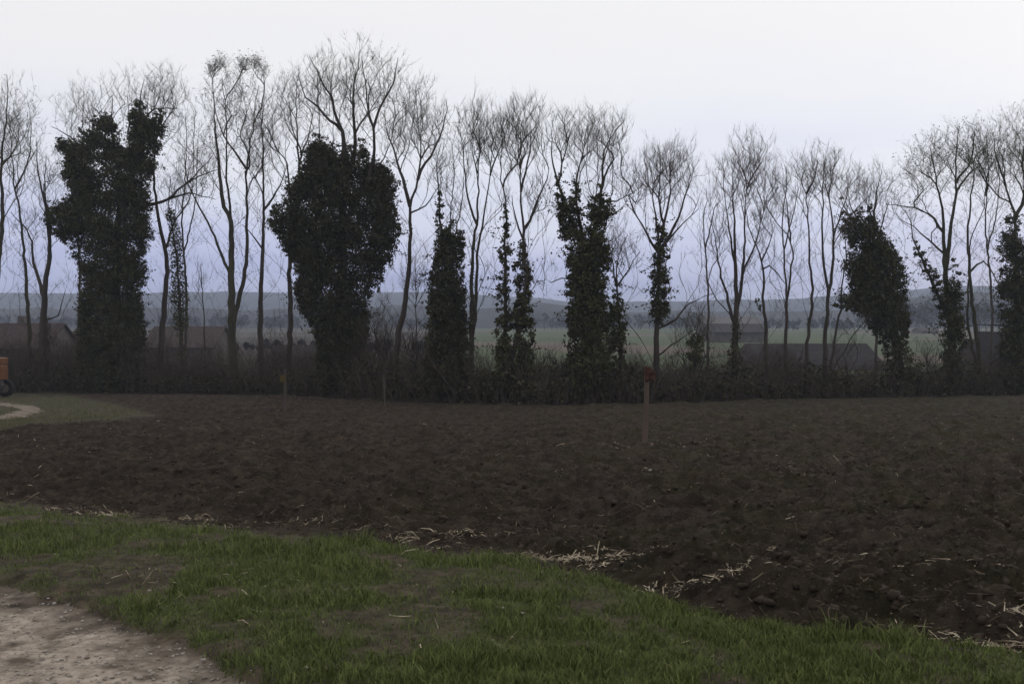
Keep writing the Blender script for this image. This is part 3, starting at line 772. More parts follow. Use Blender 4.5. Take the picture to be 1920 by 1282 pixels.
tree('crooked bare tree with knobbly bend and broken-looking top, left of a kinked one', ED(1440, 2), [([(1442, 740), (1434, 620), (1429, 559), (1427, 491), (1418, 462), (1402, 425), (1396, 390)], 8, 1.5), ([(1428, 500), (1440, 496), (1458, 515), (1474, 534)], 3, 1), ([(1427, 488), (1440, 460), (1446, 430)], 3, 1)],
      [(1428, 420, 34, 60, .55)], G, low=[(1405, 450, 1470, 600, 14)], ivy_run=[([(1427, 580), (1420, 565)], 5, 5, .8)], seed=22)
tree('bare tree with sharply kinked trunk bending right then left', ED(1476, 2.4), [([(1474, 740), (1475, 620), (1479, 545), (1488, 473), (1476, 440), (1458, 414), (1438, 384)], 7, 1.8), ([(1478, 450), (1482, 410), (1478, 350)], 3, 1)],
      [(1450, 350, 34, 55, .55), (1480, 390, 24, 50, .5)], G, low=[(1440, 440, 1520, 600, 14)], seed=23)
tree('slim bare tree with sinuous trunk forking high up into a small crown', ED(1512, 1.6), [([(1508, 740), (1514, 630), (1521, 560), (1520, 520), (1515, 447), (1509, 364), (1498, 340), (1486, 310)], 6.5, 1.5), ([(1509, 366), (1522, 340), (1530, 300)], 4, 1.2)],
      [(1508, 335, 36, 50, .9)], G, low=[(1480, 420, 1540, 600, 10)], seed=24)
tree('bare tree splitting low into two tall parallel stems with rounded crown', ED(1546, 1.2), [([(1546, 740), (1546, 640), (1548, 560), (1541, 500), (1537, 430), (1535, 370), (1540, 300)], 8, 1.6), ([(1548, 565), (1556, 500), (1554, 430), (1548, 380), (1552, 310)], 5.5, 1.5), ([(1554, 440), (1570, 400), (1580, 360)], 3, 1)],
      [(1545, 325, 42, 60, 1.15), (1590, 350, 40, 45, .4)], G, low=[(1510, 400, 1590, 600, 16)], seed=25, twig='twig_red', spread=.8)
tree('thin leaning stem with small ivy tuft left of the leaning ivy tree', ED(1556, 1.8), [([(1550, 740), (1562, 660), (1574, 580), (1580, 520), (1586, 470), (1582, 430)], 5.5, 1.2), ([(1556, 700), (1590, 640), (1618, 602), (1640, 585)], 2.6, 1)],
      [(1580, 440, 24, 50, .5), (1615, 600, 34, 30, .4)], G, ivy_poly=[(1582, 545), (1600, 556), (1590, 578), (1570, 584), (1564, 574)], leafn=.9, seed=26)
F_poly = [(1576, 368), (1586, 398), (1600, 408), (1608, 392), (1620, 402), (1631, 388), (1640, 402), (1645, 430), (1655, 436), (1661, 428), (1668, 455), (1682, 480), (1692, 502), (1694, 540), (1702, 580), (1700, 630), (1708, 690), (1716, 740), (1674, 740), (1668, 690), (1656, 645), (1628, 612), (1602, 582), (1576, 578), (1600, 548), (1576, 494), (1602, 470), (1576, 432), (1584, 410)]
tree('ivy-smothered tree leaning left with ragged forked top', ED(1694, 1.2), [([(1696, 740), (1684, 660), (1668, 570), (1646, 500), (1628, 440), (1608, 400), (1596, 370)], 15, 2), ([(1650, 510), (1655, 460), (1640, 400), (1622, 360)], 5, 1.2), ([(1630, 445), (1590, 400), (1574, 365)], 4, 1.2), ([(1640, 410), (1648, 360), (1660, 320)], 3, 1)],
      [(1615, 350, 52, 48, .7), (1655, 350, 30, 40, .4)], G, ivy_poly=F_poly, leafn=1.1, seed=27, name='ivied_tree')
tree('broad bare tree with ivied trunk and one ivied limb slanting left, near the right edge', ED(1790, 1.3), [([(1792, 740), (1786, 620), (1780, 520), (1776, 450), (1772, 390), (1760, 330), (1752, 270)], 14, 2),
      ([(1784, 500), (1785, 430), (1790, 360), (1786, 290), (1790, 240)], 7, 1.6), ([(1778, 600), (1756, 545), (1732, 495), (1714, 445), (1706, 415), (1690, 390)], 6.5, 1.5), ([(1776, 440), (1750, 400), (1710, 385), (1672, 380)], 4.5, 1.2), ([(1790, 350), (1816, 300), (1822, 250)], 4, 1.2), ([(1768, 480), (1735, 432), (1700, 408)], 3.5, 1.2)],
      [(1765, 300, 72, 70, 1.0), (1720, 330, 44, 55, .5), (1705, 400, 46, 40, .4), (1825, 300, 40, 60, .6)], G, ivy_poly=[[(1772, 488), (1790, 484), (1800, 530), (1804, 600), (1806, 740), (1770, 740), (1766, 640), (1762, 580), (1770, 530)], [(1712, 448), (1722, 462), (1740, 490), (1766, 530), (1772, 570), (1758, 566), (1736, 520), (1720, 490)]],
      leafn=1.0, dots=1.6, twig='twig_olive', seed=28, name='ivied_tree', bark='bark_mossy', low=[(1700, 500, 1770, 620, 14)], spread=1.2, up=.8)
tree('bare tree with two thin trunks joining low, between broad tree and right edge ivy tree', ED(1838, 2), [([(1846, 740), (1828, 630), (1816, 545), (1808, 470), (1806, 410), (1812, 340), (1808, 270)], 8, 1.8), ([(1822, 740), (1821, 640), (1818, 560), (1824, 500), (1826, 450), (1848, 400), (1858, 350)], 5, 1.4), ([(1814, 510), (1838, 490), (1862, 528), (1880, 556)], 3.5, 1.5)],
      [(1838, 290, 50, 75, .95)], G, dots=1.0, twig='twig_olive', seed=29, bark='bark_mossy', low=[(1820, 440, 1880, 600, 12)], up=.85)
tree('ivied tree at the right edge with tall bare crown', ED(1905, 1), [([(1904, 740), (1904, 600), (1900, 480), (1893, 400), (1880, 350), (1874, 290)], 16, 2), ([(1897, 420), (1912, 370), (1910, 300), (1914, 230)], 6, 1.6), ([(1886, 612), (1850, 608), (1822, 612)], 3.5, 1.2), ([(1880, 350), (1860, 300), (1852, 260)], 3.5, 1.2)],
      [(1900, 285, 60, 92, 1.0), (1850, 300, 40, 60, .4)], G, ivy_poly=[(1892, 398), (1906, 410), (1912, 450), (1928, 480), (1934, 560), (1930, 640), (1934, 740), (1882, 740), (1876, 640), (1880, 590), (1872, 540), (1880, 500), (1876, 450), (1884, 420)],
      leafn=1.1, dots=1.2, twig='twig_olive', seed=30, name='ivied_tree', bark='bark_mossy', low=[(1830, 440, 1880, 700, 10)])
tree('bare tree mostly beyond the right edge of the picture', ED(1965, 2), [([(1968, 740), (1962, 560), (1950, 420), (1940, 320)], 11, 2)], [(1950, 290, 50, 95, .8)], G, dots=1, twig='twig_olive', seed=31, bark='bark_mossy')

# a thinner rank of trees farther back
G2 = 'fainter bare trees standing behind the row'
def back(label, px, top, D, rx, seed, k=.55, base=None):
    s_ = 58 / D
    tree(label, D, [([(px, 700), (px + 4, 560), (px - 4, 420), (px + 3, (top + 420) / 2), (px, top + 25)], 5, 1.2), ([(px, 470), (px + rx * .5, 380), (px + rx * .6, top + 70)], 2.6, 1)],
         [(px, (top + 430) / 2 - 10, rx, (430 - top) / 2, k)], G2, seed=seed, low=[(px - 30, 430, px + 30, 600, 8)], fine=.75)
back('faint tall bare tree showing above the left horn of the widest ivy tree', 142, 145, 78, 40, 41)
back('faint bare tree showing above the saddle of the widest ivy tree', 232, 150, 82, 42, 42)
back('faint bare tree behind the gap between ivy tree and many-stemmed tree', 345, 190, 80, 36, 43, .4)
back('faint bare tree behind the rounded ivy tree, its head left of the fan of limbs', 600, 130, 78, 40, 44, .4)
back('faint bare tree behind the ivy cone with hazy crown', 848, 245, 80, 34, 45, .5)
back('faint bare tree behind the big forked ivy tree', 1120, 215, 72, 52, 46, .5)
back('faint bare tree filling the gap left of the dense upright tree', 1325, 330, 76, 36, 47, .35)
back('faint bare tree behind the kinked tree', 1470, 285, 76, 38, 48, .4)
back('faint bare tree behind the leaning ivy tree', 1640, 325, 78, 46, 49, .4)
back('faint bare tree behind the broad tree near the right edge', 1858, 225, 80, 46, 50, .5)

# leafless bushes in the gaps
G3 = 'leafless bushes at the foot of the row'
def bush(label, px, top, rx, seed, off=2.5, k=1.3, m='brush'):
    D = ED(px, off)
    cy = (top + 725) / 2
    tree(label, D, [([(px, 740), (px + 2, 705), (px - 3, cy)], 3, 1), ([(px, 715), (px - rx * .5, cy)], 2, .8), ([(px, 715), (px + rx * .5, cy + 5)], 2, .8)],
         [(px, cy, rx, (725 - top) / 2, k)], G3, twig=m, seed=seed, name='leafless_bush', cat='bush', fine=.8, bark='brush')
bush('grey leafless bush at the foot of the leftmost trees', 30, 640, 42, 61)
bush('leafless bush between forked tree and widest ivy tree', 132, 630, 30, 62)
bush('low leafless bush left of the many-stemmed tree', 395, 640, 40, 63)
bush('leafless bush between many-stemmed tree and rounded ivy tree', 520, 610, 38, 64)
bush('tall dark leafless bush right of the rounded ivy tree', 712, 556, 36, 65, k=1.9)
bush('leafless bush beneath the thin young stem', 775, 590, 30, 66, k=1.6)
bush('leafless bush between ivied pair and big forked ivy tree', 1030, 640, 34, 67, k=.8)
bush('leafless bush just left of the red-flagged post', 1192, 650, 24, 68, k=.7)
bush('wide leafless bush between goblet tree and dense upright tree', 1300, 575, 55, 69, k=.8)
bush('leafless bush under the crooked and kinked trees', 1455, 640, 46, 70)
bush('sparse leafless bush under the low-splitting tree', 1585, 600, 44, 71, k=.5)
bush('tangled leafless bush right of the leaning ivy tree', 1738, 625, 38, 72, k=1.3)
bush('leafless bush between the joining trunks and the right edge', 1868, 660, 32, 73)

# ------------------------------------------------------------------ undergrowth along the row (nobody could count it)
def undergrowth():
    n = 20000
    px = rng.uniform(-700, 2700, n)
    D = edge_D(px) + rng.uniform(0.1, 7, n)
    x = (px - 960) / F * D
    z = ground(D)
    hmax = np.interp(px, [-700, 60, 260, 420, 560, 700, 900, 1100, 1300, 1450, 1560, 1700, 1800, 2700], [3.3, 3.3, 3.4, 3.0, 2.6, 2.9, 2.2, 1.8, 2.1, 2.3, 1.5, 1.9, 2.0, 2.4])
    h = hmax * rng.uniform(0.3, 1.15, n) * (0.55 + 0.9 * fbm(x, D, 0.35, 3, 52))
    P0 = np.stack([x, D, z], -1)
    lean = rng.normal(0, 0.28, (n, 2))
    P1 = P0 + np.stack([lean[:, 0] * h, lean[:, 1] * h, h], -1)
    a, b, r = [P0], [P1], [rng.uniform(0.008, 0.022, n)]
    for k in range(6):
        t = rng.uniform(0.15, 0.95, (n, 1))
        s0 = P0 + (P1 - P0) * t
        dr = (P1 - P0) / h[:, None] + rng.normal(0, 0.6, (n, 3)); dr /= np.linalg.norm(dr, axis=1, keepdims=True)
        a.append(s0); b.append(s0 + dr * rng.uniform(0.2, 0.9, (n, 1)) * h[:, None] * 0.55); r.append(rng.uniform(0.006, 0.013, n))
    v, f = spikes(np.concatenate(a), np.concatenate(b), np.concatenate(r))
    tag(obj('undergrowth', v, f, M['brush']), 'tangle of leafless stems and brambles along the foot of the tree row', 'undergrowth', kind='stuff')
    n = 52000
    px = rng.uniform(-700, 2700, n)
    D = edge_D(px) + np.abs(rng.normal(0, 2.6, n)) + 0.1
    x = (px - 960) / F * D
    hh = 0.3 + 2.1 * fbm(x, D, 0.55, 3, 51)
    z = ground(D) + rng.random(n) ** 0.8 * hh
    v, f = leaves(np.stack([x, D, z], -1), rng.uniform(0.08, 0.2, n))
    tag(obj('bramble_leaves', v, f, M['ivy_dark']), 'low dark ivy and bramble leaves covering the ground under the trees', 'ground cover', kind='stuff')
undergrowth()

# ------------------------------------------------------------------ buildings beyond the trees
def box(x0, x1, y0, y1, z0, z1):
    V = [(x, y, z) for z in (z0, z1) for y in (y0, y1) for x in (x0, x1)]
    Fq = [(0, 2, 3, 1), (4, 5, 7, 6), (0, 1, 5, 4), (2, 6, 7, 3), (0, 4, 6, 2), (1, 3, 7, 5)]
    return V, Fq
def join(parts):
    V = []; Fq = []
    for v, f in parts:
        b = len(V); V += [tuple(q) for q in v]; Fq += [tuple(i + b for i in g) for g in f]
    return V, Fq
def house(name, label, D, px0, px1, ytop, yeave, wallm, roofm, depth=8.0, hip=(0, 0), chimney=None, gable=None, windows=0, cat='house', zb=-3.05, group=None):
    x0, x1 = X(px0, D), X(px1, D)
    zr, ze = Z(ytop, D), Z(yeave, D)
    cx = (x0 + x1) / 2
    root = empty(name, (cx, D, zb)); tag(root, label, cat, group)
    w = 0.35
    v, f = box(x0 + w, x1 - w, D + w, D + depth - w, zb - 0.3, ze)
    V = list(v); Fq = list(f)
    if hip == (0, 0):   # gable walls
        b = len(V); ym = D + depth / 2
        for xx in (x0 + w, x1 - w):
            V += [(xx, D + w, ze), (xx, D + depth - w, ze), (xx, ym, zr - 0.15)]
        Fq += [(b, b + 1, b + 2), (b + 4, b + 3, b + 5)]
    obj('wall', V, Fq, wallm, root)
    ym = D + depth / 2
    t = 0.14
    def slab(side):
        ye = D - 0.1 if side < 0 else D + depth + 0.1
        a = (x0, ye, ze - 0.1); b = (x1, ye, ze - 0.1); c = (x1 - hip[1], ym, zr); dd = (x0 + hip[0], ym, zr)
        V = [a, b, c, dd] + [(q[0], q[1], q[2] - t) for q in (a, b, c, dd)]
        return V, [(0, 1, 2, 3), (7, 6, 5, 4), (0, 4, 5, 1), (1, 5, 6, 2), (2, 6, 7, 3), (3, 7, 4, 0)]
    parts = [slab(-1), slab(1)]
    for i, hx in enumerate(hip):
        if hx > 0:
            xe = x0 if i == 0 else x1; xr = x0 + hx if i == 0 else x1 - hx
            parts.append(([(xe, D - 0.1, ze - 0.1), (xe, D + depth + 0.1, ze - 0.1), (xr, ym, zr)], [(0, 1, 2)]))
    V, Fq = join(parts)
    ro = obj('roof', V, Fq, roofm, root)
    if chimney is not None:
        for cp in chimney:
            xc = X(cp, D)
            v, f = box(xc - 0.35, xc + 0.35, ym - 0.3, ym + 0.3, zr - 0.6, zr + 0.8)
            c = obj('chimney', np.array(v) - np.array(root.location), f, M['wall_dim']); c.parent = ro
    for i in range(windows):
        xw = x0 + (x1 - x0) * (i + 0.5) / windows
        if ze - zb > 2.0:
            zc = zb + 1.5
            v, f = box(xw - 0.45, xw + 0.45, D + w - 0.05, D + w + 0.02, zc - 0.5, zc + 0.5)
            wo = obj('window', np.array(v) , f, M['wall_pale'], root)
            v, f = box(xw - 0.37, xw + 0.37, D + w - 0.075, D + w - 0.055, zc - 0.42, zc + 0.42)
            p = obj('pane', np.array(v) - np.array(root.location), f, M['glass']); p.parent = wo
    if gable:
        g0, g1, gt = gable
        a, b = X(g0, D), X(g1, D); m = (a + b) / 2; zt_ = Z(gt, D)
        V = [(a, D - 0.6, ze), (b, D - 0.6, ze), (m, D - 0.6, zt_), (a, ym, ze), (b, ym, ze), (m, ym, zt_)]
        obj('dormer', V, [(0, 1, 2), (0, 2, 5, 3), (1, 4, 5, 2), (3, 5, 4)], roofm, root)
    return root
house('farmhouse', 'low farmhouse with reddish tiled roof seen between the leftmost trunks', 108, -150, 88, 606, 652, M['wall_dim'], M['roof_red'], 9, chimney=[3], windows=5)
house('farmhouse', 'small grey-roofed house with pale wall left of the widest ivy tree', 118, 92, 182, 622, 646, M['wall_pale'], M['roof_dark'], 7, windows=3)
house('farm_building', 'long brown-roofed farm building right of the widest ivy tree', 122, 262, 402, 612, 650, M['wall_dim'], M['roof_brown'], 10, windows=4, cat='building')
house('low_shed', 'low shed with dark flat-pitched roof behind the many-stemmed tree', 100, 500, 590, 648, 668, M['wall_dim'], M['roof_dark'], 6, cat='shed', windows=2)
house('barn', 'long low barn with dark hipped roof left of the leaning ivy tree', 92, 1398, 1668, 646, 691, M['wood_dark'], M['roof_dark'], 9, hip=(1.0, 0.5), cat='barn')
house('barn', 'dark roofed barn with small dormer at the right edge', 98, 1850, 2040, 637, 688, M['wood_dark'], M['roof_dark'], 9, gable=(1864, 1884, 622), cat='barn')
house('distant_hall', 'distant pale hall with long roof beyond the dense upright tree', 330, 1322, 1432, 594, 606, M['wall_pink'], M['wall_pink'], 18, cat='building', windows=0)
house('shed', 'grey shed in front of the distant pale hall', 210, 1335, 1440, 608, 622, M['wall_dim'], M['roof_dark'], 12, cat='shed')
house('distant_house', 'tiny pale pinkish house below the right-hand hill', 340, 1728, 1762, 614, 620, M['wall_pink'], M['roof_brown'], 9, cat='house')

# ------------------------------------------------------------------ far hills and woods
def ridge(name, D, depth, prof, mat, amp, f, kindd='structure', label=None, cat=None, seed=0, lift=0):
    nx, ny = 420, 12
    px = np.linspace(prof[0][0], prof[-1][0], nx)
    top = interp(prof, px) - lift
    V = []
    yy = np.linspace(0, 1, ny)
    shape = np.sin(yy * math.pi) ** 0.7
    x = (px - 960) / F * D
    for j in range(ny):
        y = D + (yy[j] - 0.5) * depth
        h = (HY - top) / F * D + EYE + 3.05
        z = -3.1 + shape[j] * h * (1 + 0) + (amp * (fbm(x, x * 0 + y, f, 3, seed) - 0.5)) * (shape[j] > 0.25)
        V.append(np.stack([x * (y / D), np.full(nx, y), z], -1))
    ii = np.arange(nx * ny).reshape(ny, nx)
    q = np.stack([ii[:-1, :-1], ii[:-1, 1:], ii[1:, 1:], ii[1:, :-1]], -1).reshape(-1, 4)
    return tag(obj(name, np.concatenate(V), q, mat, smooth=False), label, cat, kind=kindd)
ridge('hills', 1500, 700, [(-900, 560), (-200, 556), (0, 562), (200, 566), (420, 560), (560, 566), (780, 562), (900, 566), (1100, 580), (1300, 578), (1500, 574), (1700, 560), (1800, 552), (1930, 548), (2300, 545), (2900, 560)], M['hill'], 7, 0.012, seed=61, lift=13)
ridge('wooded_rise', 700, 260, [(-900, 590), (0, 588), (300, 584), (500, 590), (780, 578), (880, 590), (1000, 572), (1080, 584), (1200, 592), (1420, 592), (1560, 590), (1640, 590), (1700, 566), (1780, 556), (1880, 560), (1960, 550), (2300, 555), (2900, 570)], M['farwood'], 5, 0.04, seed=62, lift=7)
def farwood(label, D, px0, px1, ytop, n, seed, cat='wood', dep=30):
    r_ = np.random.default_rng(seed)
    m = int((px1 - px0) / 7)
    cx = r_.uniform(px0, px1, m); ct = ytop + r_.uniform(-4, 8, m)
    P0 = []; P1 = []; R = []; LVv = []
    for c, tp in zip(cx, ct):
        d_ = D + r_.uniform(0, dep)
        x = (c - 960) / F * D; h = (HY - tp) / F * D + EYE + 3.05
        k = n
        q = r_.normal(size=(k, 3)); q /= np.linalg.norm(q, axis=1, keepdims=True); q *= r_.random((k, 1)) ** .5
        LVv.append(np.array([x, d_, -3.05 + h * .58]) + q * np.array([h * .33, h * .33, h * .42]))
        P0.append([x, d_, -3.1]); P1.append([x, d_, -3.05 + h * .8]); R.append(h * .02)
    C = np.concatenate(LVv)
    v, f = leaves(C, r_.uniform(0.5, 1.3, len(C)) * (D / 350))
    v2, f2 = spikes(np.array(P0), np.array(P1), np.array(R))
    tag(obj('far_wood', np.vstack([v, v2]), np.vstack([f, f2 + len(v)]), M['farwood']), label, cat, kind='stuff')
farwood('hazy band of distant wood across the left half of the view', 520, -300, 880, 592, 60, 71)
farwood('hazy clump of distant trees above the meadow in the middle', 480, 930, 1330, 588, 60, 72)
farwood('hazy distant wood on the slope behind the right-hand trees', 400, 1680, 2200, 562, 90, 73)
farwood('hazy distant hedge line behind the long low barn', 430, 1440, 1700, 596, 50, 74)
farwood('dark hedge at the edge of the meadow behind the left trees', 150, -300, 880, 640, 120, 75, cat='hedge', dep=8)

# ------------------------------------------------------------------ grass, straw, stones, clods
def blades():
    n = 330000
    py = HY + 1867 * np.exp(rng.uniform(math.log(0.17), math.log(0.44), n))
    px = rng.uniform(-500, 2450, n)
    y = plane_D(py); x = (px - 960) / F * y
    cv = samp(cover, x, y); kd = samp(kind, x, y)
    keep = (kd == 1) & (rng.random(n) < np.clip(cv * 1.0 + 0.24, 0, 1))
    x, y, cv = x[keep], y[keep], cv[keep]
    # gather blades into tufts
    gx_ = fbm(x, y, 4.5, 2, 81)
    h = (0.016 + 0.046 * rng.random(len(x)) ** 1.8) * (0.25 + 1.7 * gx_) * (0.55 + 0.65 * cv)
    big = fbm(x, y, 0.9, 2, 82) > 0.60
    h = np.where(big, h * 1.55, h)
    z = surf(x, y) - 0.004
    P = np.stack([x, y, z], -1)
    th = rng.uniform(0, 2 * math.pi, len(x)); w = rng.uniform(0.0016, 0.0036, len(x)) * (1 + y * 0.05)
    side = np.stack([np.cos(th), np.sin(th), 0 * th], -1) * w[:, None]
    ph = rng.uniform(0, 2 * math.pi, len(x)); ln = rng.uniform(0.1, 0.95, len(x)) * h
    bend = np.stack([np.cos(ph), np.sin(ph), 0 * ph], -1) * ln[:, None]
    V = np.empty((len(x), 5, 3))
    V[:, 0] = P - side; V[:, 1] = P + side
    mid = P + bend * 0.3 + np.stack([0 * h, 0 * h, h * 0.6], -1)
    V[:, 2] = mid - side * 0.8; V[:, 3] = mid + side * 0.8
    V[:, 4] = P + bend + np.stack([0 * h, 0 * h, h * 0.95], -1)
    b = np.arange(len(x))[:, None] * 5
    Fc = np.concatenate([b + np.array([0, 1, 3]), b + np.array([0, 3, 2]), b + np.array([2, 3, 4])])
    tag(obj('grass', V.reshape(-1, 3), Fc, M['grass']), 'short patchy green grass on the verge between track and field', 'grass', kind='stuff')
blades()
def far_tufts():
    n = 26000
    px = rng.uniform(-500, 300, n); py = rng.uniform(738, 850, n)
    y = plane_D(py); x = (px - 960) / F * y
    k = (samp(kind, x, y) == 4) & (rng.random(n) < 0.25 + fbm(x, y, 1.0, 3, 96))
    x, y = x[k], y[k]
    P0 = np.stack([x, y, surf(x, y) - 0.01], -1)
    h = rng.uniform(0.04, 0.13, len(x))
    P1 = P0 + np.stack([rng.normal(0, .3, len(x)) * h, rng.normal(0, .3, len(x)) * h, h], -1)
    v, f = spikes(P0, P1, rng.uniform(0.008, 0.02, len(x)))
    tag(obj('rough_grass', v, f, M['grass_dull']), 'dull rough grass round the bend of the far track', 'grass', kind='stuff')
far_tufts()

def strips(C, ln, w, tilt=0.25):
    n = len(C)
    th = rng.uniform(0, 2 * math.pi, n)
    A = np.stack([np.cos(th), np.sin(th) * 0.8, rng.normal(0, tilt, n)], -1); A /= np.linalg.norm(A, axis=1, keepdims=True)
    B = np.cross(A, np.stack([rng.normal(0, .4, n), rng.normal(0, .4, n), np.ones(n)], -1)); B /= np.linalg.norm(B, axis=1, keepdims=True)
    U_ = np.cross(A, B)
    hl = (ln / 2)[:, None]; hw = (w / 2)[:, None]
    V = np.empty((n, 6, 3))
    bend = U_ * (rng.normal(0, 0.12, n) * ln)[:, None]
    V[:, 0] = C - A * hl - B * hw; V[:, 1] = C - A * hl + B * hw
    V[:, 2] = C - B * hw + bend + U_ * hw; V[:, 3] = C + B * hw + bend
    V[:, 4] = C + A * hl - B * hw * .6; V[:, 5] = C + A * hl + B * hw * .6
    b = np.arange(n)[:, None] * 6
    return V.reshape(-1, 3), np.concatenate([b + np.array([0, 1, 3, 2]), b + np.array([2, 3, 5, 4])])

def straw():
    Cs = []; Ls = []
    # (px, py, spread px x, spread px y, count)
    cl = [(150, 958, 40, 4, 90), (215, 964, 40, 4, 240), (380, 972, 40, 4, 110), (440, 988, 60, 6, 60), (560, 978, 50, 6, 80), (700, 992, 40, 5, 70), (770, 1014, 40, 4, 150), (850, 1009, 50, 5, 200), (930, 1000, 32, 4, 190),
          (680, 1022, 40, 5, 60), (1010, 1045, 40, 5, 200), (1070, 1050, 50, 6, 330), (1140, 1046, 60, 7, 460), (1210, 1042, 50, 6, 300), (1290, 1040, 50, 5, 160), (1430, 1038, 40, 3, 90), (1120, 1062, 60, 6, 160),
          (1240, 1108, 50, 6, 110), (1310, 1118, 60, 7, 170), (1390, 1112, 50, 7, 120), (1600, 1108, 60, 12, 60), (1760, 1096, 70, 5, 130), (1840, 1108, 60, 10, 70), (1900, 1190, 40, 6, 110), (1880, 1218, 60, 7, 190), (1760, 1200, 60, 8, 60), (1960, 1205, 60, 10, 120),
          (1160, 839, 30, 1.5, 60), (1260, 839, 50, 1.5, 120), (1330, 836, 30, 1.5, 50), (1470, 886, 14, 1.5, 24), (860, 1060, 200, 25, 80), (420, 1090, 200, 60, 120), (700, 1150, 500, 70, 200), (300, 1110, 60, 14, 40), (1300, 1230, 400, 30, 60)]
    for px, py, sx, sy, n in cl:
        n = int(n * (0.6 if sy < 10 else 0.35))
        a = px + rng.normal(0, sx * .55, n); b = py + rng.normal(0, sy * .55, n)
        y = plane_D(b); x = (a - 960) / F * y
        Cs.append(np.stack([x, y, surf(x, y) + rng.uniform(0.0, 0.02, n)], -1)); Ls.append(np.minimum(rng.gamma(1.7, 0.030, n), .24) * (1 + y / 26))
    # thin scatter over the whole field
    n = 4200
    b = HY + 1867 * np.exp(rng.uniform(math.log(0.095), math.log(0.34), n)); a = rng.uniform(-400, 2300, n)
    y = plane_D(b); x = (a - 960) / F * y
    k = (samp(kind, x, y) == 0) & (rng.random(n) < fbm(x, y, .8, 3, 91) ** 2 * 2.2)
    x, y = x[k], y[k]
    Cs.append(np.stack([x, y, surf(x, y) + rng.uniform(0.0, 0.012, len(x))], -1)); Ls.append(np.minimum(rng.gamma(2.0, 0.028, len(x)), .2) * (1 + y / 30))
    # dull root and stubble fibres ploughed into the surface
    n = 30000
    b = HY + 1867 * np.exp(rng.uniform(math.log(0.10), math.log(0.34), n)); a = rng.uniform(-500, 2400, n)
    y2 = plane_D(b); x2 = (a - 960) / F * y2
    k = (samp(kind, x2, y2) == 0) & (rng.random(n) < 0.15 + 1.2 * (fbm(x2, y2, 1.1, 3, 93) - .35))
    x2, y2 = x2[k], y2[k]
    Cf = np.stack([x2, y2, surf(x2, y2) + rng.uniform(0.0, 0.018, len(x2))], -1)
    v, f = strips(Cf, np.minimum(rng.gamma(2.0, 0.035, len(x2)), .25) * (1 + y2 / 30), rng.uniform(0.002, 0.006, len(x2)) * (1 + y2 / 14))
    tag(obj('plant_fibres', v, f, M['fibre']), 'dull brown root and stubble fibres mixed into the ploughed soil', 'plant debris', kind='stuff')
    C = np.concatenate(Cs); Ln = np.concatenate(Ls)
    v, f = strips(C, Ln, rng.uniform(0.002, 0.0065, len(C)) * (1 + C[:, 1] / 18))
    tag(obj('straw', v, f, M['straw']), 'pale straw and maize stubble scattered along the edge of the ploughed soil', 'straw', kind='stuff')
straw()

def lumps(C, r, flat=0.6, lift=0.35, jag=0.2):
    """irregular eight-faced to twenty-faced stones"""
    t = (1 + 5 ** .5) / 2
    ico = np.array([(-1, t, 0), (1, t, 0), (-1, -t, 0), (1, -t, 0), (0, -1, t), (0, 1, t), (0, -1, -t), (0, 1, -t), (t, 0, -1), (t, 0, 1), (-t, 0, -1), (-t, 0, 1)], float)
    ico /= np.linalg.norm(ico[0])
    Ft = np.array([(0, 11, 5), (0, 5, 1), (0, 1, 7), (0, 7, 10), (0, 10, 11), (1, 5, 9), (5, 11, 4), (11, 10, 2), (10, 7, 6), (7, 1, 8), (3, 9, 4), (3, 4, 2), (3, 2, 6), (3, 6, 8), (3, 8, 9), (4, 9, 5), (2, 4, 11), (6, 2, 10), (8, 6, 7), (9, 8, 1)])
    n = len(C)
    V = ico[None] * (1 + rng.normal(0, jag, (n, 12, 1)))
    V = V * np.stack([rng.uniform(.7, 1.4, n), rng.uniform(.7, 1.3, n), rng.uniform(.4, .9, n) * flat / .6], -1)[:, None, :]
    th = rng.uniform(0, 2 * math.pi, n); c, s_ = np.cos(th)[:, None], np.sin(th)[:, None]
    x = V[..., 0] * c - V[..., 1] * s_; y = V[..., 0] * s_ + V[..., 1] * c
    V = np.stack([x, y, V[..., 2]], -1) * r[:, None, None]
    V = V + C[:, None, :] + np.array([0, 0, 1.0]) * (r * lift)[:, None, None]
    return V.reshape(-1, 3), (Ft[None] + (np.arange(n) * 12)[:, None, None]).reshape(-1, 3)

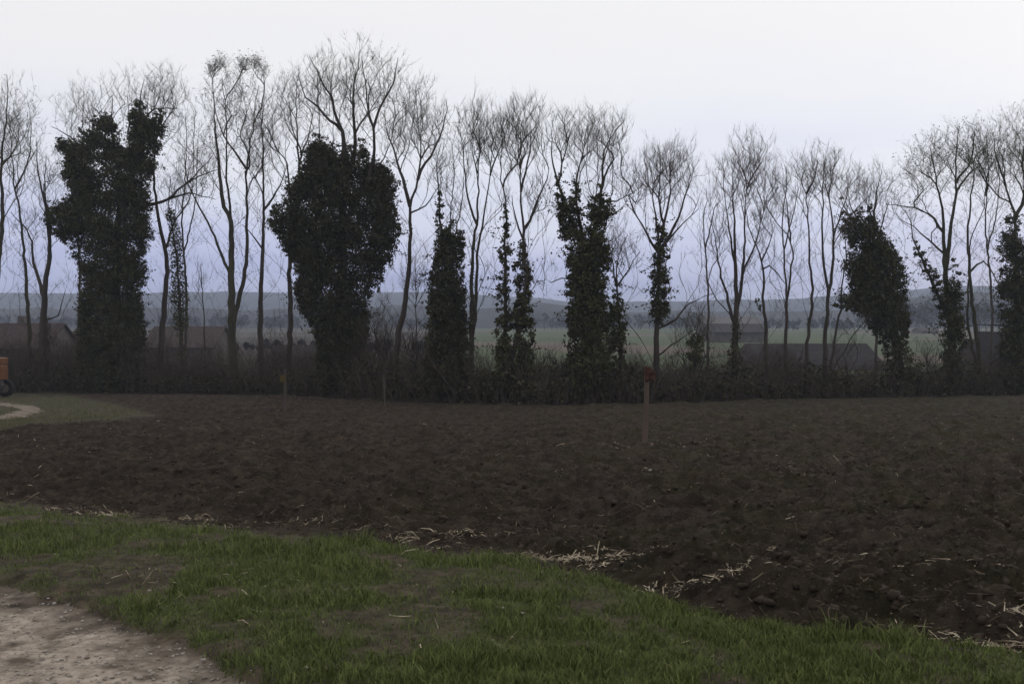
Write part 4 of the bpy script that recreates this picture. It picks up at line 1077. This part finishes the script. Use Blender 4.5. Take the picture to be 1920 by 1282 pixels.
def stones():
    n = 7000
    a = rng.uniform(-500, 700, n); b = HY + 1867 * np.exp(rng.uniform(math.log(0.25), math.log(0.5), n))
    y = plane_D(b); x = (a - 960) / F * y
    k = samp(kind, x, y) == 2
    x, y = x[k], y[k]
    v, f = lumps(np.stack([x, y, surf(x, y)], -1), np.clip(rng.gamma(2, 0.0026, len(x)), .002, .015))
    tag(obj('gravel', v, f, M['stone']), 'loose gravel lying on the pale track in the bottom left corner', 'gravel', kind='stuff')
    # pebbles and soil crumbs on verge
    n = 170
    a = rng.uniform(-200, 2100, n); b = rng.uniform(960, 1290, n)
    y = plane_D(b); x = (a - 960) / F * y
    k = (samp(kind, x, y) == 1) & (rng.random(n) < .6)
    x, y = x[k], y[k]
    v, f = lumps(np.stack([x, y, surf(x, y)], -1), np.clip(rng.gamma(2, 0.003, len(x)), .003, .011))
    tag(obj('pebbles', v, f, M['stone']), 'small pale pebbles and dry scraps scattered in the verge grass', 'pebbles', kind='stuff')
    n = 17000
    b = HY + 1867 * np.exp(rng.uniform(math.log(0.10), math.log(0.36), n)); a = rng.uniform(-500, 2400, n)
    y = plane_D(b); x = (a - 960) / F * y
    k = (samp(kind, x, y) == 0)
    x, y = x[k], y[k]
    v, f = lumps(np.stack([x, y, surf(x, y)], -1), np.clip(rng.gamma(1.6, 0.010, len(x)), .008, .036), .75, .1, .34)
    tag(obj('soil_clods', v, f, M['clod'], smooth=False), 'broken clods of dark earth lying over the ploughed field', 'soil', kind='stuff')
stones()
# a few larger pale stones one can count
for i, (px, py, r, lb) in enumerate([(280, 1120, .013, 'small white stone in the worn grass near the track'), (943, 1158, .010, 'tiny white stone in the middle of the grass verge'), (980, 1166, .011, 'upright white chip right beside the tiny white stone'),
                                 (382, 1240, .015, 'flat pale stone at the edge of the gravel track'), (575, 1276, .011, 'pale chip at the bottom edge of the grass'), (1219, 892, .022, 'pale stone lying on the dark soil below the red-flagged post')]):
    x, y = on_ground(px, py)
    v, f = lumps(np.array([[0, 0, 0.0]]), np.array([r * 1.2]))
    o = obj('pale_stone', v, f, M['stone']); o.location = (x, y, float(surf(x, y)) + 0.012)
    tag(o, lb, 'stone', 'single pale stones')

# ------------------------------------------------------------------ marker posts
def post(label, px, pyb, pyt, pxt, wpx, mat, extra=None):
    D = plane_D(pyb); s = D / F
    x, z0 = X(px, D), float(surf(X(px, D), D))
    root = empty('marker_post', (x, D, z0)); tag(root, label, 'post', 'wooden marker posts in the field')
    xt, zt_ = X(pxt, D), Z(pyt, D)
    w = wpx * s / 2
    P = []; n = 7
    for i in range(n):
        t = i / (n - 1)
        cx = x * (1 - t) + xt * t + (0.006 * math.sin(i * 2.1)); cz = (z0 - 0.15) * (1 - t) + zt_ * t
        ww = w * (1.12 - 0.2 * t)
        for (ax, ay) in ((-1, -.8), (-.8, -1), (.8, -1), (1, -.8), (1, .8), (.8, 1), (-.8, 1), (-1, .8)):
            P.append((cx + ax * ww * (1 + .05 * math.sin(i * 3 + ax)), D + ay * ww, cz + (0.02 * ax if i == n - 1 else 0)))
    Fq = []
    for i in range(n - 1):
        for k in range(8):
            a = i * 8 + k; b = i * 8 + (k + 1) % 8; Fq.append((a, b, b + 8, a + 8))
    Fq.append(tuple(range((n - 1) * 8, n * 8)))
    obj('stake', P, Fq, mat, root)
    if extra: extra(root, D, xt, zt_, w)
    return root
def flag(root, D, xt, zt_, w):
    # limp red cloth wrapped over the post top and hanging to the right
    nx, nz = 14, 12
    V = []
    for j in range(nz):
        for i in range(nx):
            u = i / (nx - 1); q = j / (nz - 1)
            wd = 0.20 * (1 - 0.55 * abs(q - 0.42) ** 1.1 * 1.6)
            x = xt - w * 1.25 + u * (wd + w)
            y = D - w * 1.35 + 0.035 * math.sin(u * 9 + q * 3) * u + 0.01 * math.sin(q * 14)
            z = zt_ + 0.045 - q * 0.31 - 0.10 * u * (1 - q) - 0.02 * math.sin(u * 7)
            V.append((x, y, z))
    Fq = [(j * nx + i, j * nx + i + 1, (j + 1) * nx + i + 1, (j + 1) * nx + i) for j in range(nz - 1) for i in range(nx - 1)]
    o = obj('flag', V, Fq, M['redcloth'], root, smooth=True)
    m = o.modifiers.new('thick', 'SOLIDIFY'); m.thickness = 0.006
    v, f = box(xt - w * 1.2, xt + w * 1.2, D - w * 1.2, D + w * 1.2, zt_ - 0.24, zt_ + 0.03)
    obj('cloth_wrap', v, f, M['redcloth'], root)
post('pale wooden post with limp red cloth tied round its top', 1208, 838, 690, 1214, 8.5, M['post'], flag)
def otag(root, D, xt, zt_, w):
    v, f = box(xt - w * 1.2 - 0.10, xt + w * 1.1, D - w * 1.5, D - w * 1.15, zt_ - 0.42, zt_ - 0.20)
    obj('tag', v, f, M['orangetag'], root)
post('grey wooden post with small orange-yellow tag near its top, in front of the left trees', 534, 780, 692, 534, 5, M['post_dark'], otag)
post('thinnest plain post, right of the rounded ivy tree foot', 722, 767, 700, 720, 3.2, M['post_dark'])

# ------------------------------------------------------------------ orange tractor cut by the left edge
def disc(cx, cy, cz, r, w, n=28, inner=0.0):
    V = []; Fq = []
    for y in (cy - w / 2, cy + w / 2):
        for i in range(n):
            a = i * 2 * math.pi / n
            V.append((cx + r * math.cos(a), y, cz + r * math.sin(a)))
        if inner > 0:
            for i in range(n):
                a = i * 2 * math.pi / n
                V.append((cx + inner * math.cos(a), y, cz + inner * math.sin(a)))
    if inner > 0:
        for i in range(n):
            j = (i + 1) % n
            Fq += [(i, j, j + 2 * n, i + 2 * n), (i + n, i + 3 * n, j + 3 * n, j + n), (i, i + n, j + n, j), (i + 2 * n, j + 2 * n, j + 3 * n, i + 3 * n)]
    else:
        for i in range(n):
            j = (i + 1) % n; Fq.append((i, j, j + n, i + n))
        Fq.append(tuple(range(n - 1, -1, -1))); Fq.append(tuple(range(n, 2 * n)))
    return V, Fq
def tractor():
    D = 53.0; s = D / F
    xr = X(8, D); zb = float(ground(D))
    root = empty('orange_tractor', (xr - 1.8, D, zb)); tag(root, 'orange tractor cut off by the left edge of the picture, before the trees', 'tractor')
    def B(name, x0, x1, y0, y1, z0, z1, m, par=root):
        v, f = box(xr + x0, xr + x1, D + y0, D + y1, zb + z0, zb + z1)
        o = obj(name, v, f, m, root)
        bv = o.modifiers.new('bevel', 'BEVEL'); bv.width = 0.05; bv.segments = 2
        return o
    B('bonnet', -1.5, -0.05, -0.42, 0.42, 0.95, 1.75, M['orange'])
    B('front_panel', -0.06, 0.02, -0.40, 0.40, 0.95, 1.70, M['orange'])
    B('chassis', -3.2, -0.15, -0.3, 0.3, 0.55, 0.94, M['metal'])
    B('cab_frame', -2.9, -1.55, -0.62, 0.62, 0.95, 1.5, M['orange'])
    for x_ in (-2.85, -1.63):
        for y_ in (-0.58, 0.52): B('pillar', x_, x_ + .07, y_, y_ + .06, 1.5, 2.45, M['orange'])
    B('cab_glass', -2.77, -1.65, -0.5, 0.5, 1.5, 2.42, M['glass'])
    B('cab_roof', -3.0, -1.45, -0.7, 0.7, 2.46, 2.6, M['orange'])
    B('exhaust', -0.9, -0.82, -0.3, -0.22, 1.75, 2.35, M['metal'])
    # work lamp on a bracket above the bonnet
    B('lamp_bracket', -0.25, -0.19, -0.45, -0.38, 1.75, 2.0, M['orange'])
    v, f = disc(xr - 0.20, D - 0.50, zb + 2.05, 0.08, 0.10, 16)
    obj('headlight', v, f, M['lamp'], root)
    B('hood_guard', -0.55, 0.0, -0.46, 0.46, 1.75, 2.12, M['orange'])
    for (cx, cz, r, w, ys) in ((-2.45, .82, .82, .42, (-.78, .78)), (-0.28, .46, .46, .26, (-.66, .66))):
        for y_ in ys:
            wl = empty('wheel', (0, 0, 0)); wl.parent = root; wl.location = (cx + 1.8, y_, cz)
            v, f = disc(0, 0, 0, r, w, 32, r * .55); o = obj('tyre', v, f, M['rubber']); o.parent = wl
            v, f = disc(0, 0, 0, r * .56, w * .7, 24); o = obj('rim', v, f, M['rim']); o.parent = wl
tractor()

# ------------------------------------------------------------------ haze
hz = bpy.data.materials.new('haze'); hz.use_nodes = True
t = hz.node_tree
for n_ in list(t.nodes): t.nodes.remove(n_)
mo = t.nodes.new('ShaderNodeOutputMaterial'); pv = t.nodes.new('ShaderNodeVolumePrincipled')
pv.inputs['Color'].default_value = (0.72, 0.80, 1.0, 1)
pv.inputs['Density'].default_value = 0.00042
pv.inputs['Anisotropy'].default_value = 0.0
t.links.new(pv.outputs[0], mo.inputs['Volume'])
v, f = box(-3600, 3600, -100, 3600, -5.0, 62.0)
tag(obj('haze', v, f, hz), 'thin damp haze over the fields', 'haze', kind='stuff')
